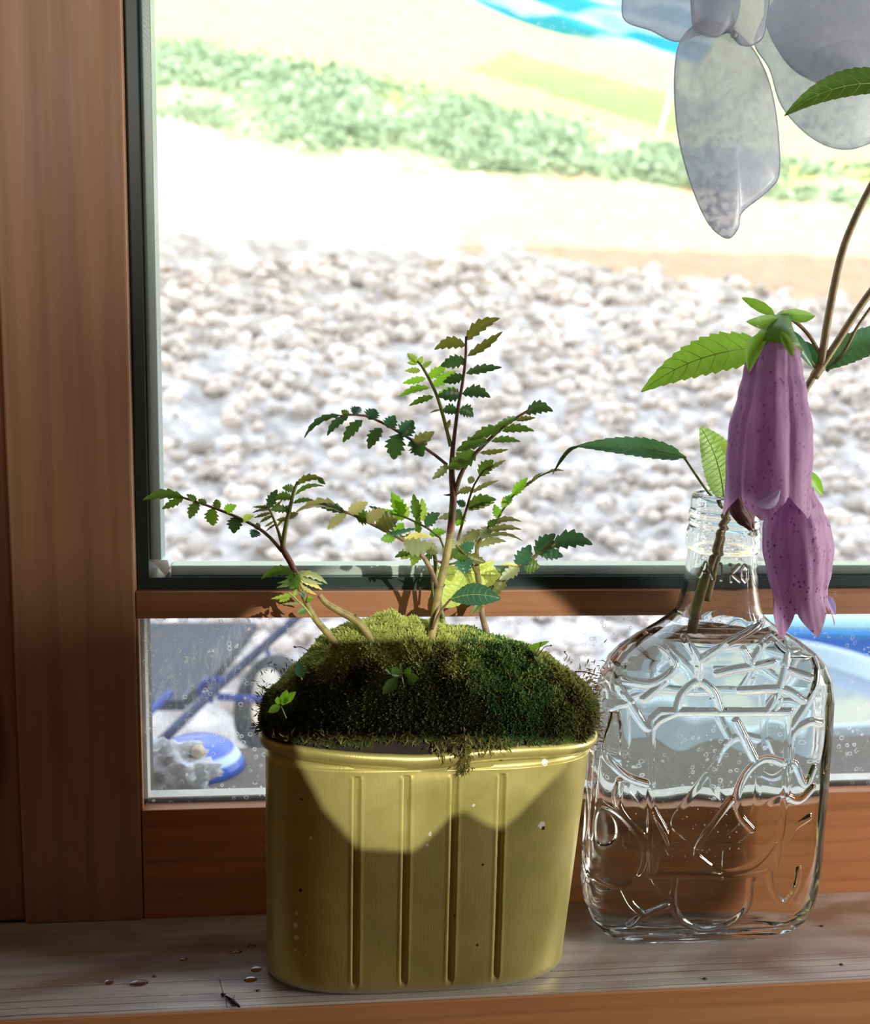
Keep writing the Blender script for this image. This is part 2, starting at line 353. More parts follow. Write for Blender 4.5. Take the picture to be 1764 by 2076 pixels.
def ground():
    yr = np.concatenate([np.arange(.1, 8, .035), np.arange(8, 30, .16)]); nx = 300
    U = np.linspace(-1, 1, nx); Y, Ug = np.meshgrid(yr, U, indexing='ij')
    X = .15 + (Y+.5)*.11 + Ug*(1.0+(Y+.5)*.85)
    Z = tz(Y) + (vnoise(X, Y, 9, 1)-.5)*.05 + (vnoise(X, Y, 23, 2)-.5)*.03
    n = vnoise(X, Y, 14, 3)*.5+vnoise(X, Y, 37, 4)*.5; n2 = vnoise(X, Y, 3, 5)
    p0 = z_path0(X)+(n2-.5)*.5; p1 = z_path1(X)+(n2-.5)*.7; v1 = z_veg1(X)+(n2-.5)*1.2
    c = np.zeros(X.shape+(3,))
    def put(mask, a, b, q): c[mask] = (np.array(a)+(np.array(b)-np.array(a))*q[..., None])[mask]
    put(Y > -9, (.44, .41, .39), (.92, .89, .86), np.clip((n-.30)*2.2, 0, 1))
    wm = np.clip((Y-4.0)/2.2, 0, 1)[..., None]; c = c*(1-wm)+c*np.array((1.0, .93, .80))*wm*1.05
    put(Y > p0, (.62, .56, .46), (.80, .76, .68), n)
    put((Y > p1), (.26, .32, .16), (.62, .66, .44), n)
    put((Y > v1), (.54, .54, .18), (.68, .66, .28), n)
    warm = (X > 1.2+ (n2-.5)*1.5) & (Y > p0) & (Y < p1); c[warm] *= np.array((.95, .72, .50))
    nr, nc = X.shape; V = np.stack([X, Y, Z], -1).reshape(-1, 3)
    i = np.arange(nr*nc).reshape(nr, nc); Fq = np.stack([i[:-1, :-1], i[:-1, 1:], i[1:, 1:], i[1:, :-1]], -1).reshape(-1, 4)
    t = NT('ground_soil'); at_ = t.new('VertexColor', layer_name='Col').outputs[0]; nn = t.noise(30, 4)
    t.set(Base_Color=t.mix(t.math('MULTIPLY', nn, .6), at_, t.mix(1.0, at_, (.55, .52, .5), 'MULTIPLY')), Roughness=.95, Specular_IOR_Level=.1)
    return tag(link('ground', np_mesh(V, Fq[:, ::-1], c.reshape(-1, 3)), t.m), kind='structure', label='stony yard rising into a bank')
ground()
def vcol_mat(name, rough=.9, trans=0.0):
    t = NT(name); a = t.new('VertexColor', layer_name='Col').outputs[0]; t.set(Base_Color=a, Roughness=rough, Specular_IOR_Level=.3)
    if trans:
        return t.surf(t.new('MixShader', {0: trans, 1: t.b.outputs[0], 2: t.new('BsdfTranslucent', {'Color': a}).outputs[0]}).outputs[0])
    return t.m
ICO_V, ICO_F = None, None
import bmesh
_b = bmesh.new(); bmesh.ops.create_icosphere(_b, subdivisions=1, radius=1)
ICO_V = np.array([v.co[:] for v in _b.verts]); ICO_F = np.array([[v.index for v in f.verts] for f in _b.faces]); _b.free()
tub_c = (at(1520, 1418, 1.02).x+.01, 1.02); box_c = (at(1690, 1290, 1.72).x-.02, 1.72)
def stones(n):
    Vs, Fs, Cs = [], [], []
    k = 0
    for q in range(n):
        y = .5+5.6*rng.random()**.8; x = .15+(y+.5)*.11+(rng.random()*2-1)*(.5+(y+.5)*.52)
        if y > z_path0(x)+rng.normal()*.15: continue
        if vnoise(np.array([x]), np.array([y]), 4.5, 21)[0]+.35*rng.random() < .50: continue
        if math.hypot(x-tub_c[0], y-tub_c[1]) < .27 or (abs(x-box_c[0]) < .26 and abs(y-box_c[1]) < .20): continue
        r = (.007+.003*y)*(.4+rng.random()**3*2.6)
        if y < 1.5: r *= .8
        v = ICO_V*(1+rng.normal(size=(len(ICO_V), 1))*.26)*r*np.array([1, 1, .7])
        a = rng.random()*6.28; R = np.array([[math.cos(a), -math.sin(a), 0], [math.sin(a), math.cos(a), 0], [0, 0, 1]])
        v = v@R.T+np.array([x, y, tz(y)+.018])
        g = np.clip(.42+.62*rng.random()**.8, 0, .95); wv = .5+.5*rng.random()
        Vs.append(v); Fs.append(ICO_F+k); Cs.append(np.tile([g, g*(.97-.04*wv-.012*y), g*(.95-.06*wv-.03*y)], (len(v), 1))); k += len(v)
    return tag(link('gravel', np_mesh(np.concatenate(Vs), np.concatenate(Fs), np.concatenate(Cs), 3), vcol_mat('gravel_stone'), smooth=False),
               label='pale grey gravel covering the yard outside', cat='gravel', kind='stuff')
stones(16000)
def foliage(name, label, n, lo, hi, cols, size, cat):
    Vs, Fs, Cs = [], [], []; k = 0
    for q in range(n):
        y0 = 4+9*rng.random(); x = .15+(y0+.5)*.11+(rng.random()*2-1)*(.5+(y0+.5)*.56)
        a, b = float(lo(x)), float(hi(x))
        y = a+(b-a)*rng.random()
        if vnoise(np.array([x]), np.array([y]), 1.6, 9)[0]+.5*(rng.random()-.5) < .46: continue
        s = size*(.6+.8*rng.random()); c = np.array([x, y, tz(y)+.02+rng.random()*.12])
        d = rng.normal(size=3); d /= np.linalg.norm(d); e = np.cross(d, rng.normal(size=3)); e /= np.linalg.norm(e)
        Vs.append(np.array([c-d*s, c+e*s*.45, c+d*s, c-e*s*.45])); Fs.append(np.arange(4)+k); k += 4
        cc = np.array(cols[0])+(np.array(cols[1])-np.array(cols[0]))*rng.random(); Cs.append(np.tile(cc, (4, 1)))
    return tag(link(name, np_mesh(np.concatenate(Vs), np.array(Fs), np.concatenate(Cs)), vcol_mat(name+'_leaf', .6, .35), smooth=False), label=label, cat=cat, kind='stuff')
foliage('bank_shrubs', 'low green shrubs along the sunny bank outside', 26000, z_path1, z_veg1, ((.24, .36, .20), (.62, .74, .50)), .055, 'shrubs')
z_b0 = zone([(940, 40), (1040, 60), (1140, 130)]); z_b1 = zone([(940, -30), (1040, -20), (1140, 30)])
# blue striped tarpaulin hung over the bank, with its pole
PB = hit(1335, 275); TYD = PB.y
def tarp():
    A, B, C, D = at(930, -14, TYD+.8), at(1420, 146, TYD-.5), at(1500, -60, TYD-.2), at(1010, -170, TYD+1.0)
    n = 60; mI = 30; Vv = []; Fq = []
    for i in range(n+1):
        for j in range(mI+1):
            u, v = i/n, j/mI
            p = (A.lerp(B, u)).lerp(D.lerp(C, u), v); p = p+Vector((0, .14*math.sin(v*26+u*5)*(1-.4*v), .05*math.sin(u*3.1)-.08*math.sin(u*PI)))
            Vv.append(p)
    for i in range(n):
        for j in range(mI):
            a = i*(mI+1)+j; Fq.append((a, a+mI+1, a+mI+2, a+1))
    t = NT('blue_tarpaulin'); xyz = t.new('SeparateXYZ', {0: t.c}).outputs
    q_ = t.math('ADD', t.math('ADD', xyz[2], t.math('MULTIPLY', xyz[0], .40)), t.math('MULTIPLY', t.noise(.9, 2), .45))
    c = t.mix(t.ramp(t.math('FRACT', t.math('MULTIPLY', q_, 3.6)), [(.0, 0.0), (.34, 0.0), (.42, 1.0), (.90, 1.0), (.98, 0.0)]), (.02, .62, .80), (.80, .92, .95))
    t.set(Base_Color=c, Roughness=.5); sh = t.new('MixShader', {0: .6, 1: t.b.outputs[0], 2: t.new('BsdfTranslucent', {'Color': c}).outputs[0]}).outputs[0]
    me = mesh(Vv, Fq); o = link('tarpaulin', me, t.surf(sh)); sd = o.modifiers.new('s', 'SOLIDIFY'); sd.thickness = .002
    return tag(o, label='blue and white striped tarpaulin stretched above the bank', cat='tarpaulin')
tarp()
tube('tarpaulin_pole', [at(1376, 122, TYD-.35), at(1358, 200, TYD-.2), Vector((PB.x, PB.y, PB.z-.02))], .016, M['white_plastic'], label='thin white pole slanting down from the blue tarpaulin', cat='pole')

# ------------------------------------------------------------------ things outside the lower pane
BLUE = plain('blue_painted_steel', (.010, .045, .34), .4); NAVY = plain('navy_painted_steel', (.008, .022, .09), .6)
def lathe(prof, n=64, cx=0, cy=0):
    V = []; F = []
    for r, z in prof:
        for j in range(n):
            a = 2*PI*j/n; V.append((cx+r*math.cos(a), cy+r*math.sin(a), z))
    for i in range(len(prof)-1):
        for j in range(n):
            a = i*n+j; b = i*n+(j+1) % n; F.append((a, b, b+n, a+n))
    return V, F
# round metal tub
tc_ = at(1520, 1418, 1.02); tub_r = .250; zt = -.20
TB = empty('round_tub', (tc_.x+.01, 1.02, -.42), label='round pale blue tub of milky water outside behind the bottle', cat='tub')
V, F = lathe([(.18, .0), (.235, .004), (tub_r-.006, zt+.42-.012), (tub_r+.008, zt+.42-.006), (tub_r+.009, zt+.42+.004), (tub_r, zt+.42+.008), (tub_r-.010, zt+.42+.002), (.228, .012), (0.001, .012)])
link('tub_wall', mesh(V, F), plain('pale_blue_plastic', (.55, .72, .80), .35), TB, loc=(0, 0, 0))
V, F = lathe([(.001, zt+.42-.028), (tub_r-.014, zt+.42-.028)])
wt = NT('milky_water'); wt.set(Base_Color=(.26, .32, .42, 1), Roughness=.06, Specular_IOR_Level=.8); wt.bump(wt.noise(9, 2), .05, .01)
link('water', mesh(V, F), wt.m, TB, loc=(0, 0, 0))
# blue storage box with pale lid
bx = at(1690, 1290, 1.72)
CB = empty('storage_box', (bx.x-.02, 1.72, -.42), label='bright blue storage box with pale cyan lid outside', cat='box')
def tapered(name, w0, d0, w1, d1, z0, z1, mat, par, bev=.01):
    me = box_mesh(-.5, .5, -.5, .5, z0, z1, 0)
    for v in me.vertices:
        t = (v.co.z-z0)/(z1-z0); v.co.x *= w0+(w1-w0)*t; v.co.y *= d0+(d1-d0)*t
    o = link(name, me, mat, par, loc=(0, 0, 0), smooth=False); b = o.modifiers.new('b', 'BEVEL'); b.width = bev; b.segments = 2; return o
tapered('box_body', .40, .26, .44, .30, .0, .135, plain('bright_blue_plastic', (.03, .22, .85), .3), CB)
tapered('box_rim', .455, .315, .46, .32, .128, .143, plain('blue_rim_plastic', (.05, .35, .9), .3), CB, .003)
tapered('box_lid', .43, .29, .39, .25, .143, .168, plain('pale_cyan_plastic', (.45, .85, .92), .4), CB)
CB.rotation_euler = (0, 0, -.12)
# hand cart with blue tubular frame
WB = empty('hand_cart', (-.15, 1.1, -.42), label='blue tubular hand cart lying on the gravel outside', cat='cart')
def ctube(name, pix, y0, y1, r, mat):
    n = len(pix); pts = [at(p[0], p[1], y0+(y1-y0)*i/max(1, n-1)) for i, p in enumerate(pix)]
    return tube(name, pts, r, mat, WB)
ctube('frame_tube', [(640, 1215), (590, 1262), (450, 1385), (325, 1505)], 1.25, .80, .0072, NAVY)
ctube('brace_tube', [(296, 1450), (345, 1405)], .86, .92, .006, BLUE)
ctube('hook', [(455, 1380), (425, 1378), (408, 1392), (412, 1412), (432, 1420)], .95, .93, .0048, BLUE)
ctube('axle_tube', [(440, 1412), (505, 1416), (560, 1418)], .96, 1.0, .006, BLUE)
ctube('brace_tube', [(536, 1300), (550, 1345), (566, 1380)], 1.1, 1.05, .004, BLUE)
wc = at(548, 1425, 1.04)
tm = []
def torus(R, r, n=48, k=12):
    V = []; F = []
    for i in range(n):
        for j in range(k):
            a = 2*PI*i/n; b = 2*PI*j/k; V.append(((R+r*math.cos(b))*math.cos(a), r*math.sin(b)*.9, (R+r*math.cos(b))*math.sin(a)))
    for i in range(n):
        for j in range(k): F.append((i*k+j, i*k+(j+1) % k, ((i+1) % n)*k+(j+1) % k, ((i+1) % n)*k+j))
    return V, F
V, F = torus(.062, .017)
o = link('tyre', mesh(V, F), plain('grey_rubber', (.045, .055, .065), .6), WB); o.location = wc-WB.location; o.rotation_euler = (0, 0, .9)
V, F = lathe([(.001, -.016), (.026, -.014), (.030, .0), (.026, .014), (.001, .016)], 32)
o = link('wheel_hub', mesh(V, F), plain('white_hub', (.8, .78, .70), .4), WB); o.location = wc-WB.location+Vector((-.012, -.02, .014)); o.rotation_euler = (PI/2, 0, .9); o.scale = (1.35, 1.9, 1)
tr = [at(270, 1262, 1.28), at(520, 1262, 1.30), at(455, 1345, 1.05), at(370, 1420, .98), at(270, 1420, .98)]
V = tr+[p+Vector((0, .01, -.02)) for p in tr]; F = [(4, 3, 2, 1, 0), (5, 6, 7, 8, 9)]+[(i, (i+1) % 5, 5+(i+1) % 5, 5+i) for i in range(5)]
link('tray', mesh(V, F), plain('slate_blue_steel', (.025, .04, .07), .55, 0, .35, 18), WB, smooth=False)
# rock, dish
def lumpy(r, seed, sub=4, amp=.28, sq=(1, 1, 1), freq=2.2):
    from mathutils import noise as mn
    b = bmesh.new(); bmesh.ops.create_icosphere(b, subdivisions=sub, radius=1)
    for v in b.verts:
        p = v.co.copy(); d = 1+amp*mn.noise(p*freq+Vector((seed, 0, 0)))+amp*.5*mn.noise(p*freq*2.7+Vector((0, seed, 0)))-amp*.5*abs(mn.noise(p*freq*5+Vector((0, 0, seed))))
        v.co = Vector((p.x*sq[0], p.y*sq[1], p.z*sq[2]))*d*r
    me = bpy.data.meshes.new('m'); b.to_mesh(me); b.free(); return me
rm = NT('pale_rock'); rn = rm.noise(40, 5, None, .65)
rm.set(Base_Color=rm.mix(rm.ramp(rn, [(.35, 0.0), (.6, 1.0)]), (.34, .30, .28), (.72, .76, .82)), Roughness=.8); rm.bump(rn, .8, .006)
rk = at(350, 1572, .14); sz = rk.z-.021
SH = empty('plank_shelf', (.05, .16, sz), label='grey plank shelf under the rock outside', cat='shelf')
o = link('rock', lumpy(.0225, 3, 4, .5, (1.35, .9, 1.0)), rm.m); o.location = (rk.x-.004, .14, sz+.021)
tag(o, label='rough whitish rock lying outside by the post', cat='rock')
o2 = link('pebble', lumpy(.0050, 8, 3, .2), plain('cream_pebble', (.7, .6, .42), .6)); o2.location = at(402, 1524, .14); tag(o2, label='small cream pebble resting on the whitish rock', cat='pebble')
link('board', box_mesh(-.20, .9, .070, .24, sz-.012, sz, .001), M['outer_dark'], SH, smooth=False)
ds = at(398, 1546, .205); V, F = lathe([(r_*.80, z_*.62) for r_, z_ in [(.001, .034), (.014, .0335), (.026, .030), (.036, .021), (.043, .008), (.045, .0), (.042, .0), (.034, .016), (.001, .030)]], 48)
dm = NT('blue_glaze'); zz_ = dm.math('MULTIPLY', dm.new('SeparateXYZ', {0: dm.c}).outputs[2], 28)
dm.set(Base_Color=dm.mix(dm.ramp(zz_, [(.20, 0.0), (.25, 1.0), (.36, 1.0), (.41, 0.0)]), (.03, .12, .62), (.60, .82, .95)), Roughness=.12)
o = link('dish', mesh(V, F), dm.m); o.location = (ds.x, .205, max(sz, ds.z-.021)); tag(o, label='upturned blue glazed dish beside the whitish rock', cat='dish')

# ------------------------------------------------------------------ tin planter
CXB, CYB = .1420, -.0457
def sup(a, b, n, N, cx, cy):
    t = np.linspace(0, 2*PI, 4001)[:-1]; c, s = np.cos(t), np.sin(t)
    x = a*np.sign(c)*np.abs(c)**(2/n); y = b*np.sign(s)*np.abs(s)**(2/n)
    d = np.hypot(np.diff(np.append(x, x[0])), np.diff(np.append(y, y[0]))); L_ = np.append(0, np.cumsum(d))
    q = np.linspace(0, L_[-1], N+1)[:-1]; xi = np.interp(q, L_, np.append(x, x[0])); yi = np.interp(q, L_, np.append(y, y[0]))
    return xi+cx, yi+cy
def can_ring(z, off, N):
    t = z/.12
    return sup(.0735+.0055*t+off, .0298+.0002*t+off, 2.7, N, CXB+.0052*t, CYB)
grooves = [at(p, 1750, -.0755).x for p in (722, 822, 918, 1013)]
g_top = at(870, 1572, -.0755).z; g_bot = .006
def canpt(px, py):
    y = -.090
    while y < -.03:
        p = at(px, py, y); t_ = p.z/.12
        if abs((p.x-CXB-.0052*t_)/(.0735+.0055*t_))**2.7+abs((y-CYB)/(.0298))**2.7 < 1: return p
        y += .0003
    return p
def can_mat():
    t = NT('brass_green_paint')
    n = t.noise(28, 5, None, .6); f = t.noise(8, 2, t.map(scale=(200, 200, 12)))
    c = t.mix(t.ramp(n, [(.3, 0.0), (.7, 1.0)]), (.37, .355, .10), (.52, .47, .18))
    c = t.mix(t.math('MULTIPLY', f, .25), c, (.58, .52, .22))
    worn = t.ramp(t.math('ADD', t.new('SeparateXYZ', {0: t.c}).outputs[2], t.math('MULTIPLY', t.noise(90, 3), .004)), [(.0, 1.0), (.0050, 1.0), (.0065, 0.0)])
    c = t.mix(t.math('MULTIPLY', worn, .7), c, (.46, .45, .42))
    met = t.math('MULTIPLY', f, 0)
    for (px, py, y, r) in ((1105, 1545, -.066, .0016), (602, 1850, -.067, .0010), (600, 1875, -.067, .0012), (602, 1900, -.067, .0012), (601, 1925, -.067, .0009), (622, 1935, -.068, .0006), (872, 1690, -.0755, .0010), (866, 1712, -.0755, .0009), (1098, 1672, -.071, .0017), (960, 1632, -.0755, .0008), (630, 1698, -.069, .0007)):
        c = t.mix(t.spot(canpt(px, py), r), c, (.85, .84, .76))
    for (px, py, y, r) in ((1101, 1679, -.071, .0009), (612, 1620, -.067, .0009), (610, 1805, -.067, .0010), (978, 1751, -.0757, .0010), (968, 1914, -.0757, .0009), (922, 1857, -.0757, .0006), (1016, 1540, -.075, .0009)):
        c = t.mix(t.spot(canpt(px, py), r), c, (.05, .03, .01))
    t.set(Base_Color=c, Roughness=t.ramp(n, [(.3, .30), (.7, .46)]), Metallic=.55, Specular_IOR_Level=.6)
    t.bump(t.math('ADD', n, t.math('MULTIPLY', f, .2)), .22, .0015); return t.m
CM = can_mat()
TP = empty('tin_planter', (CXB, CYB, 0), label='olive brass painted oblong tin with four pressed grooves, planted with moss', cat='planter')
def can_surface(zs, offs, N, grooved):
    V = []
    for z, off in zip(zs, offs):
        x, y = can_ring(z, off, N); zz = np.full(N, z)
        if grooved:
            front = np.clip((CYB-.018-y)/.006, 0, 1)
            for gx in grooves:
                e = np.clip((g_top-z)/.0016, 0, 1)*np.clip((z-g_bot)/.002, 0, 1)
                u = np.abs(x-gx); prof = -.00125*np.clip((.0016-u)/.0008, 0, 1)+.00022*np.exp(-((u-.0022)/.0008)**2)
                y = y-prof*e*front
            y = y+.0007*np.sin(x*55+z*30)*front*np.sin(z*30+.5)
            # dent below the rim at the middle
            y = y+.0007*np.exp(-((x-.150)/.022)**2-((z-.112)/.004)**2)*front
        else:
            zz = zz+.0011*np.sin((x-.07)*62+1.0)*(y < CYB)-.0008*(np.abs(x-.146) < .02)*(y < CYB)*np.cos((x-.146)/.02*PI/2)
        V.append(np.stack([x, y, zz], -1))
    V = np.concatenate(V); k = len(zs); i = np.arange(k*N).reshape(k, N); j = np.roll(i, -1, 1)
    return V, np.stack([i[:-1], j[:-1], j[1:], i[1:]], -1).reshape(-1, 4)
N_ = 700
zs = [0, .0006, .0018, .0036]+list(np.linspace(.006, g_top-.003, 60))+list(np.linspace(g_top-.0026, .1125, 34))+[.1140]
offs = [-.0035, -.0020, -.0008, 0]+[0]*60+list(np.concatenate([np.zeros(27), np.linspace(0, -.0010, 7)]))+[-.0011]
V, Fq = can_surface(zs, offs, N_, True)
me = np_mesh(V, Fq); o = link('body', me, CM, TP)
bot, Fb = sup(.070, .0263, 2.7, 90, CXB, CYB), None
link('base', mesh([(a, b, .0003) for a, b in zip(*bot)], [tuple(range(90))[::-1]]), CM, TP)
rz = [.1138, .1150, .1164, .1182, .1202, .1214, .1218, .1212, .1200, .1150, .1000]
ro = [-.0010, .0002, .0018, .0029, .0029, .0020, .0008, -.0002, -.0008, -.0010, -.0012]
V, Fq = can_surface(rz, ro, 360, False); link('rim', np_mesh(V, Fq), CM, TP)

# ------------------------------------------------------------------ moss mound
sil = [(522, 1482), (540, 1412), (600, 1350), (650, 1312), (720, 1276), (800, 1258), (880, 1264), (950, 1288), (1000, 1302), (1060, 1322), (1140, 1362), (1185, 1402), (1205, 1450), (1216, 1490)]
sp = [at(px, py, -.045) for px, py in sil]; sxs = [p.x for p in sp]; szs = [p.z for p in sp]
def mound(x, y):
    hb = .0316*(1-np.clip(np.abs(x-.1465)/.0812, 0, .999)**2.6)**(1/2.6)+1e-4
    ysp = np.clip(np.abs(y-CYB)/hb, 0, 1); h = np.interp(x, sxs, szs)-.1165
    lump = (vnoise(np.atleast_1d(x)+3, np.atleast_1d(y)+3, 95, 31)-.5)*.006+(vnoise(np.atleast_1d(x)+3, np.atleast_1d(y)+3, 210, 32)-.5)*.003
    r_ = .1165+np.maximum(h, 0)*(1-ysp**2.4)**.5; r_ = r_+lump*np.clip((r_-.118)/.01, 0, 1)
    return r_ if np.ndim(x) else float(r_[0])
def in_foot(x, y): return abs((x-.1465)/.0805)**2.6+abs((y-CYB)/.0312)**2.6 < 1
def moss():
    # soil body under the moss
    Vv = []; nr, na = 26, 90
    for i in range(nr+1):
        for j in range(na):
            a = 2*PI*j/na; r = i/nr; c, s = math.cos(a), math.sin(a)
            x = .1465+.0795*r*np.sign(c)*abs(c)**(2/2.6); y = CYB+.0300*r*np.sign(s)*abs(s)**(2/2.6)
            Vv.append((x, y, float(mound(x, y))-.0022+.0012*math.sin(x*900)*math.cos(y*1100)))
    Fq = [(i*na+j, i*na+(j+1) % na, (i+1)*na+(j+1) % na, (i+1)*na+j) for i in range(nr) for j in range(na)]
    b0 = len(Vv)
    for j in range(na):
        a = 2*PI*j/na; c, s = math.cos(a), math.sin(a); Vv.append((.1465+.074*np.sign(c)*abs(c)**(2/2.6), CYB+.0275*np.sign(s)*abs(s)**(2/2.6), .103))
    Fq += [(nr*na+j, nr*na+(j+1) % na, b0+(j+1) % na, b0+j) for j in range(na)]
    tag(link('soil', mesh(Vv, Fq), plain('dark_soil', (.014, .010, .006), .95, 0, .5, 400)), label='dark peaty soil under the moss in the tin', cat='soil', kind='stuff')
    Vs, Fs, Cs = [], [], []; k = 0; cnt = 0
    while cnt < 13500:
        x = .1465+(rng.random()*2-1)*.082; y = CYB+(rng.random()*2-1)*.0315
        if not in_foot(x, y): continue
        z = float(mound(x, y)); e = .0008
        nx_ = -(float(mound(x+e, y))-float(mound(x-e, y)))/(2*e); ny_ = -(float(mound(x, y+e))-float(mound(x, y-e)))/(2*e)
        N = np.array([nx_, ny_, 1.0]); sl = np.linalg.norm(N)
        if rng.random() > min(1, .10+.16*sl): continue
        N /= sl; cnt += 1
        if sl > 2.5: z -= rng.random()*.0015
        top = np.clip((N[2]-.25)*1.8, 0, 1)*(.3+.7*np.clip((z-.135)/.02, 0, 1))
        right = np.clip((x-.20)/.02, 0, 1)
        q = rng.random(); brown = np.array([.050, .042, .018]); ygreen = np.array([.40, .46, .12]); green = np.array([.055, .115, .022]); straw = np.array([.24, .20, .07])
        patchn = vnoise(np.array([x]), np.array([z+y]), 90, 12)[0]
        if patchn+.25*q > .72-.75*top: col = green+(ygreen-green)*np.clip(top*1.2+q*.15, 0, 1)  # lit tops painted yellow-green, shaded steep sides painted dark brown-green
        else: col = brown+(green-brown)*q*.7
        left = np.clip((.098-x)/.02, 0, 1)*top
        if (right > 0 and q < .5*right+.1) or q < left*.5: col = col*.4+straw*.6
        gx = abs(x+.008*(vnoise(np.array([x]), np.array([z]), 120, 44)[0]-.5)*2-.181)/.018
        if gx < 1 and q > .25+.5*gx: col = np.array([.05, .15, .035])*(.5+.9*q)
        s = (.0021+.0012*rng.random())*(1+.5*right+.25*top)
        T = np.cross(N, [0.3, .2, .9]); T /= np.linalg.norm(T)+1e-9; B = np.cross(N, T); c0 = np.array([x, y, z])-N*.0006
        nb = 9; ph = rng.random()*6.28
        for b in range(nb):
            a = ph+2*PI*b/nb; spl = .55+.5*rng.random(); d = (T*math.cos(a)+B*math.sin(a))*spl+N*(.5+.6*rng.random()); d /= np.linalg.norm(d)
            w_ = np.cross(d, N); w_ /= np.linalg.norm(w_)+1e-9; l = s*(.7+.5*rng.random())
            Vs.append(np.array([c0-w_*l*.07, c0+d*l*.55-w_*l*.17, c0+d*l, c0+d*l*.55+w_*l*.17])); Fs.append(np.arange(4)+k); k += 4
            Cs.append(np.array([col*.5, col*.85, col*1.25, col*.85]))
    t = NT('moss_leaf'); a = t.new('VertexColor', layer_name='Col').outputs[0]; t.set(Base_Color=a, Roughness=.6, Specular_IOR_Level=.35)
    mt = t.surf(t.new('MixShader', {0: .35, 1: t.b.outputs[0], 2: t.new('BsdfTranslucent', {'Color': a}).outputs[0]}).outputs[0])
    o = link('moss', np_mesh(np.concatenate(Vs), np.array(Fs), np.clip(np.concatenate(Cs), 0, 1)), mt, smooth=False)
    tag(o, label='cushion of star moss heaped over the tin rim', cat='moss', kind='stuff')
    return mt
MM = moss()
def fibres(name, label, spots, cat='moss', ln=(.002, .0052), col=((.10, .09, .03), (.30, .26, .08))):
    Vs, Fs, Cs = [], [], []; k = 0
    for (px, py, y, n, spx, spy, dirv) in spots:
        for i in range(n):
            p = np.array(at(px+rng.normal()*spx, py+rng.normal()*spy, y+rng.normal()*.0015)); d = np.array(dirv)+rng.normal(size=3)*.55; d /= np.linalg.norm(d)
            l = ln[0]+(ln[1]-ln[0])*rng.random(); w_ = np.cross(d, rng.normal(size=3)); w_ /= np.linalg.norm(w_); w_ *= .00022
            bnd = rng.normal(size=3)*l*.15
            Vs.append(np.array([p-w_, p+d*l*.5+bnd-w_*1.6, p+d*l, p+d*l*.5+bnd+w_*1.6])); Fs.append(np.arange(4)+k); k += 4
            c = np.array(col[0])+(np.array(col[1])-np.array(col[0]))*rng.random(); Cs.append(np.tile(c, (4, 1)))
    return tag(link(name, np_mesh(np.concatenate(Vs), np.array(Fs), np.concatenate(Cs)), MM, smooth=False), label=label, cat=cat, kind='stuff')
fibres('hanging_moss', 'ragged moss tuft hanging over the front rim of the tin', [(700, 1496, -.0765, 160, 60, 3, (0, -.3, .4)), (830, 1498, -.0768, 160, 60, 3, (0, -.3, .4)), (960, 1500, -.0785, 260, 30, 12, (0, -.15, -1)), (942, 1530, -.0795, 160, 10, 14, (0, -.1, -1)), (938, 1556, -.080, 40, 4, 5, (0, 0, -1)), (890, 1510, -.0785, 50, 8, 8, (0, -.1, -1)), (1015, 1505, -.078, 90, 14, 8, (0, -.1, -1))], col=((.05, .06, .015), (.22, .20, .05)))
fibres('moss_fringe', 'straw coloured moss fringe at the right end of the tin', [(1192, 1420, -.047, 340, 12, 36, (.9, 0, .1)), (1205, 1470, -.047, 120, 6, 22, (.9, 0, -.4)), (1130, 1375, -.05, 160, 40, 14, (.3, 0, 1))], col=((.16, .14, .05), (.36, .30, .12)))
fibres('root_fringe', 'brown moss roots at the left end of the tin', [(540, 1440, -.05, 120, 8, 30, (-.8, 0, .3)), (530, 1476, -.052, 50, 8, 6, (-1, 0, -.1)), (600, 1358, -.045, 70, 26, 12, (-.3, 0, 1))], col=((.10, .08, .03), (.30, .26, .10)))

# ------------------------------------------------------------------ leaves
def leaf_mesh(base, tip, wid, teeth=6, fold=.25, bend=0.0, droop=0.0, tilt=0.0, tooth=.22, peak=.45, nseg=None, curl=0.0, fine=False):
    base = Vector(base); tip = Vector(tip); Lv = tip-base; ln = Lv.length
    N = Vector((-.1, -1, .35)).normalized(); N = (N-Lv*(N.dot(Lv)/ln**2)).normalized(); S = Lv.normalized().cross(N).normalized()
    N = (N*math.cos(tilt)+S*math.sin(tilt)).normalized(); S = Lv.normalized().cross(N).normalized()
    n = nseg or max(12, teeth*5); cols = (-1, -.5, 0, .5, 1); V = []; F = []
    k = math.log(.5)/math.log(peak)
    for i in range(n+1):
        t = i/n; e = t**k
        wv = max(0.0, math.sin(PI*e))**.8*wid/2
        if t < .08: wv = max(wv*.6, wid*.03)
        saw = (t*teeth) % 1.0; wv *= 1-tooth*(1-saw) if .04 < t < .98 else 1
        c = base+Lv*t+S*(bend*ln*4*t*(1-t))+N*(curl*ln*math.sin(t*PI))+Vector((0, 0, -droop*ln*t*t))
        for s in cols:
            V.append(c+S*(wv*s)+N*(fold*wv*(abs(s)**1.3))+(N*(.010*wid*math.sin(t*teeth*PI*2)) if abs(s) == .5 else Vector((0, 0, 0))))
    for i in range(n):
        for j in range(4): a = i*5+j; F.append((a, a+1, a+6, a+5))
    return mesh(V, F)
PXM = .000245
def leaf(name, parent, b, t, w_px, mat, **k):
    return link(name, leaf_mesh(b, t, w_px*PXM*(b.y+.5)/.49, **k), mat, parent)
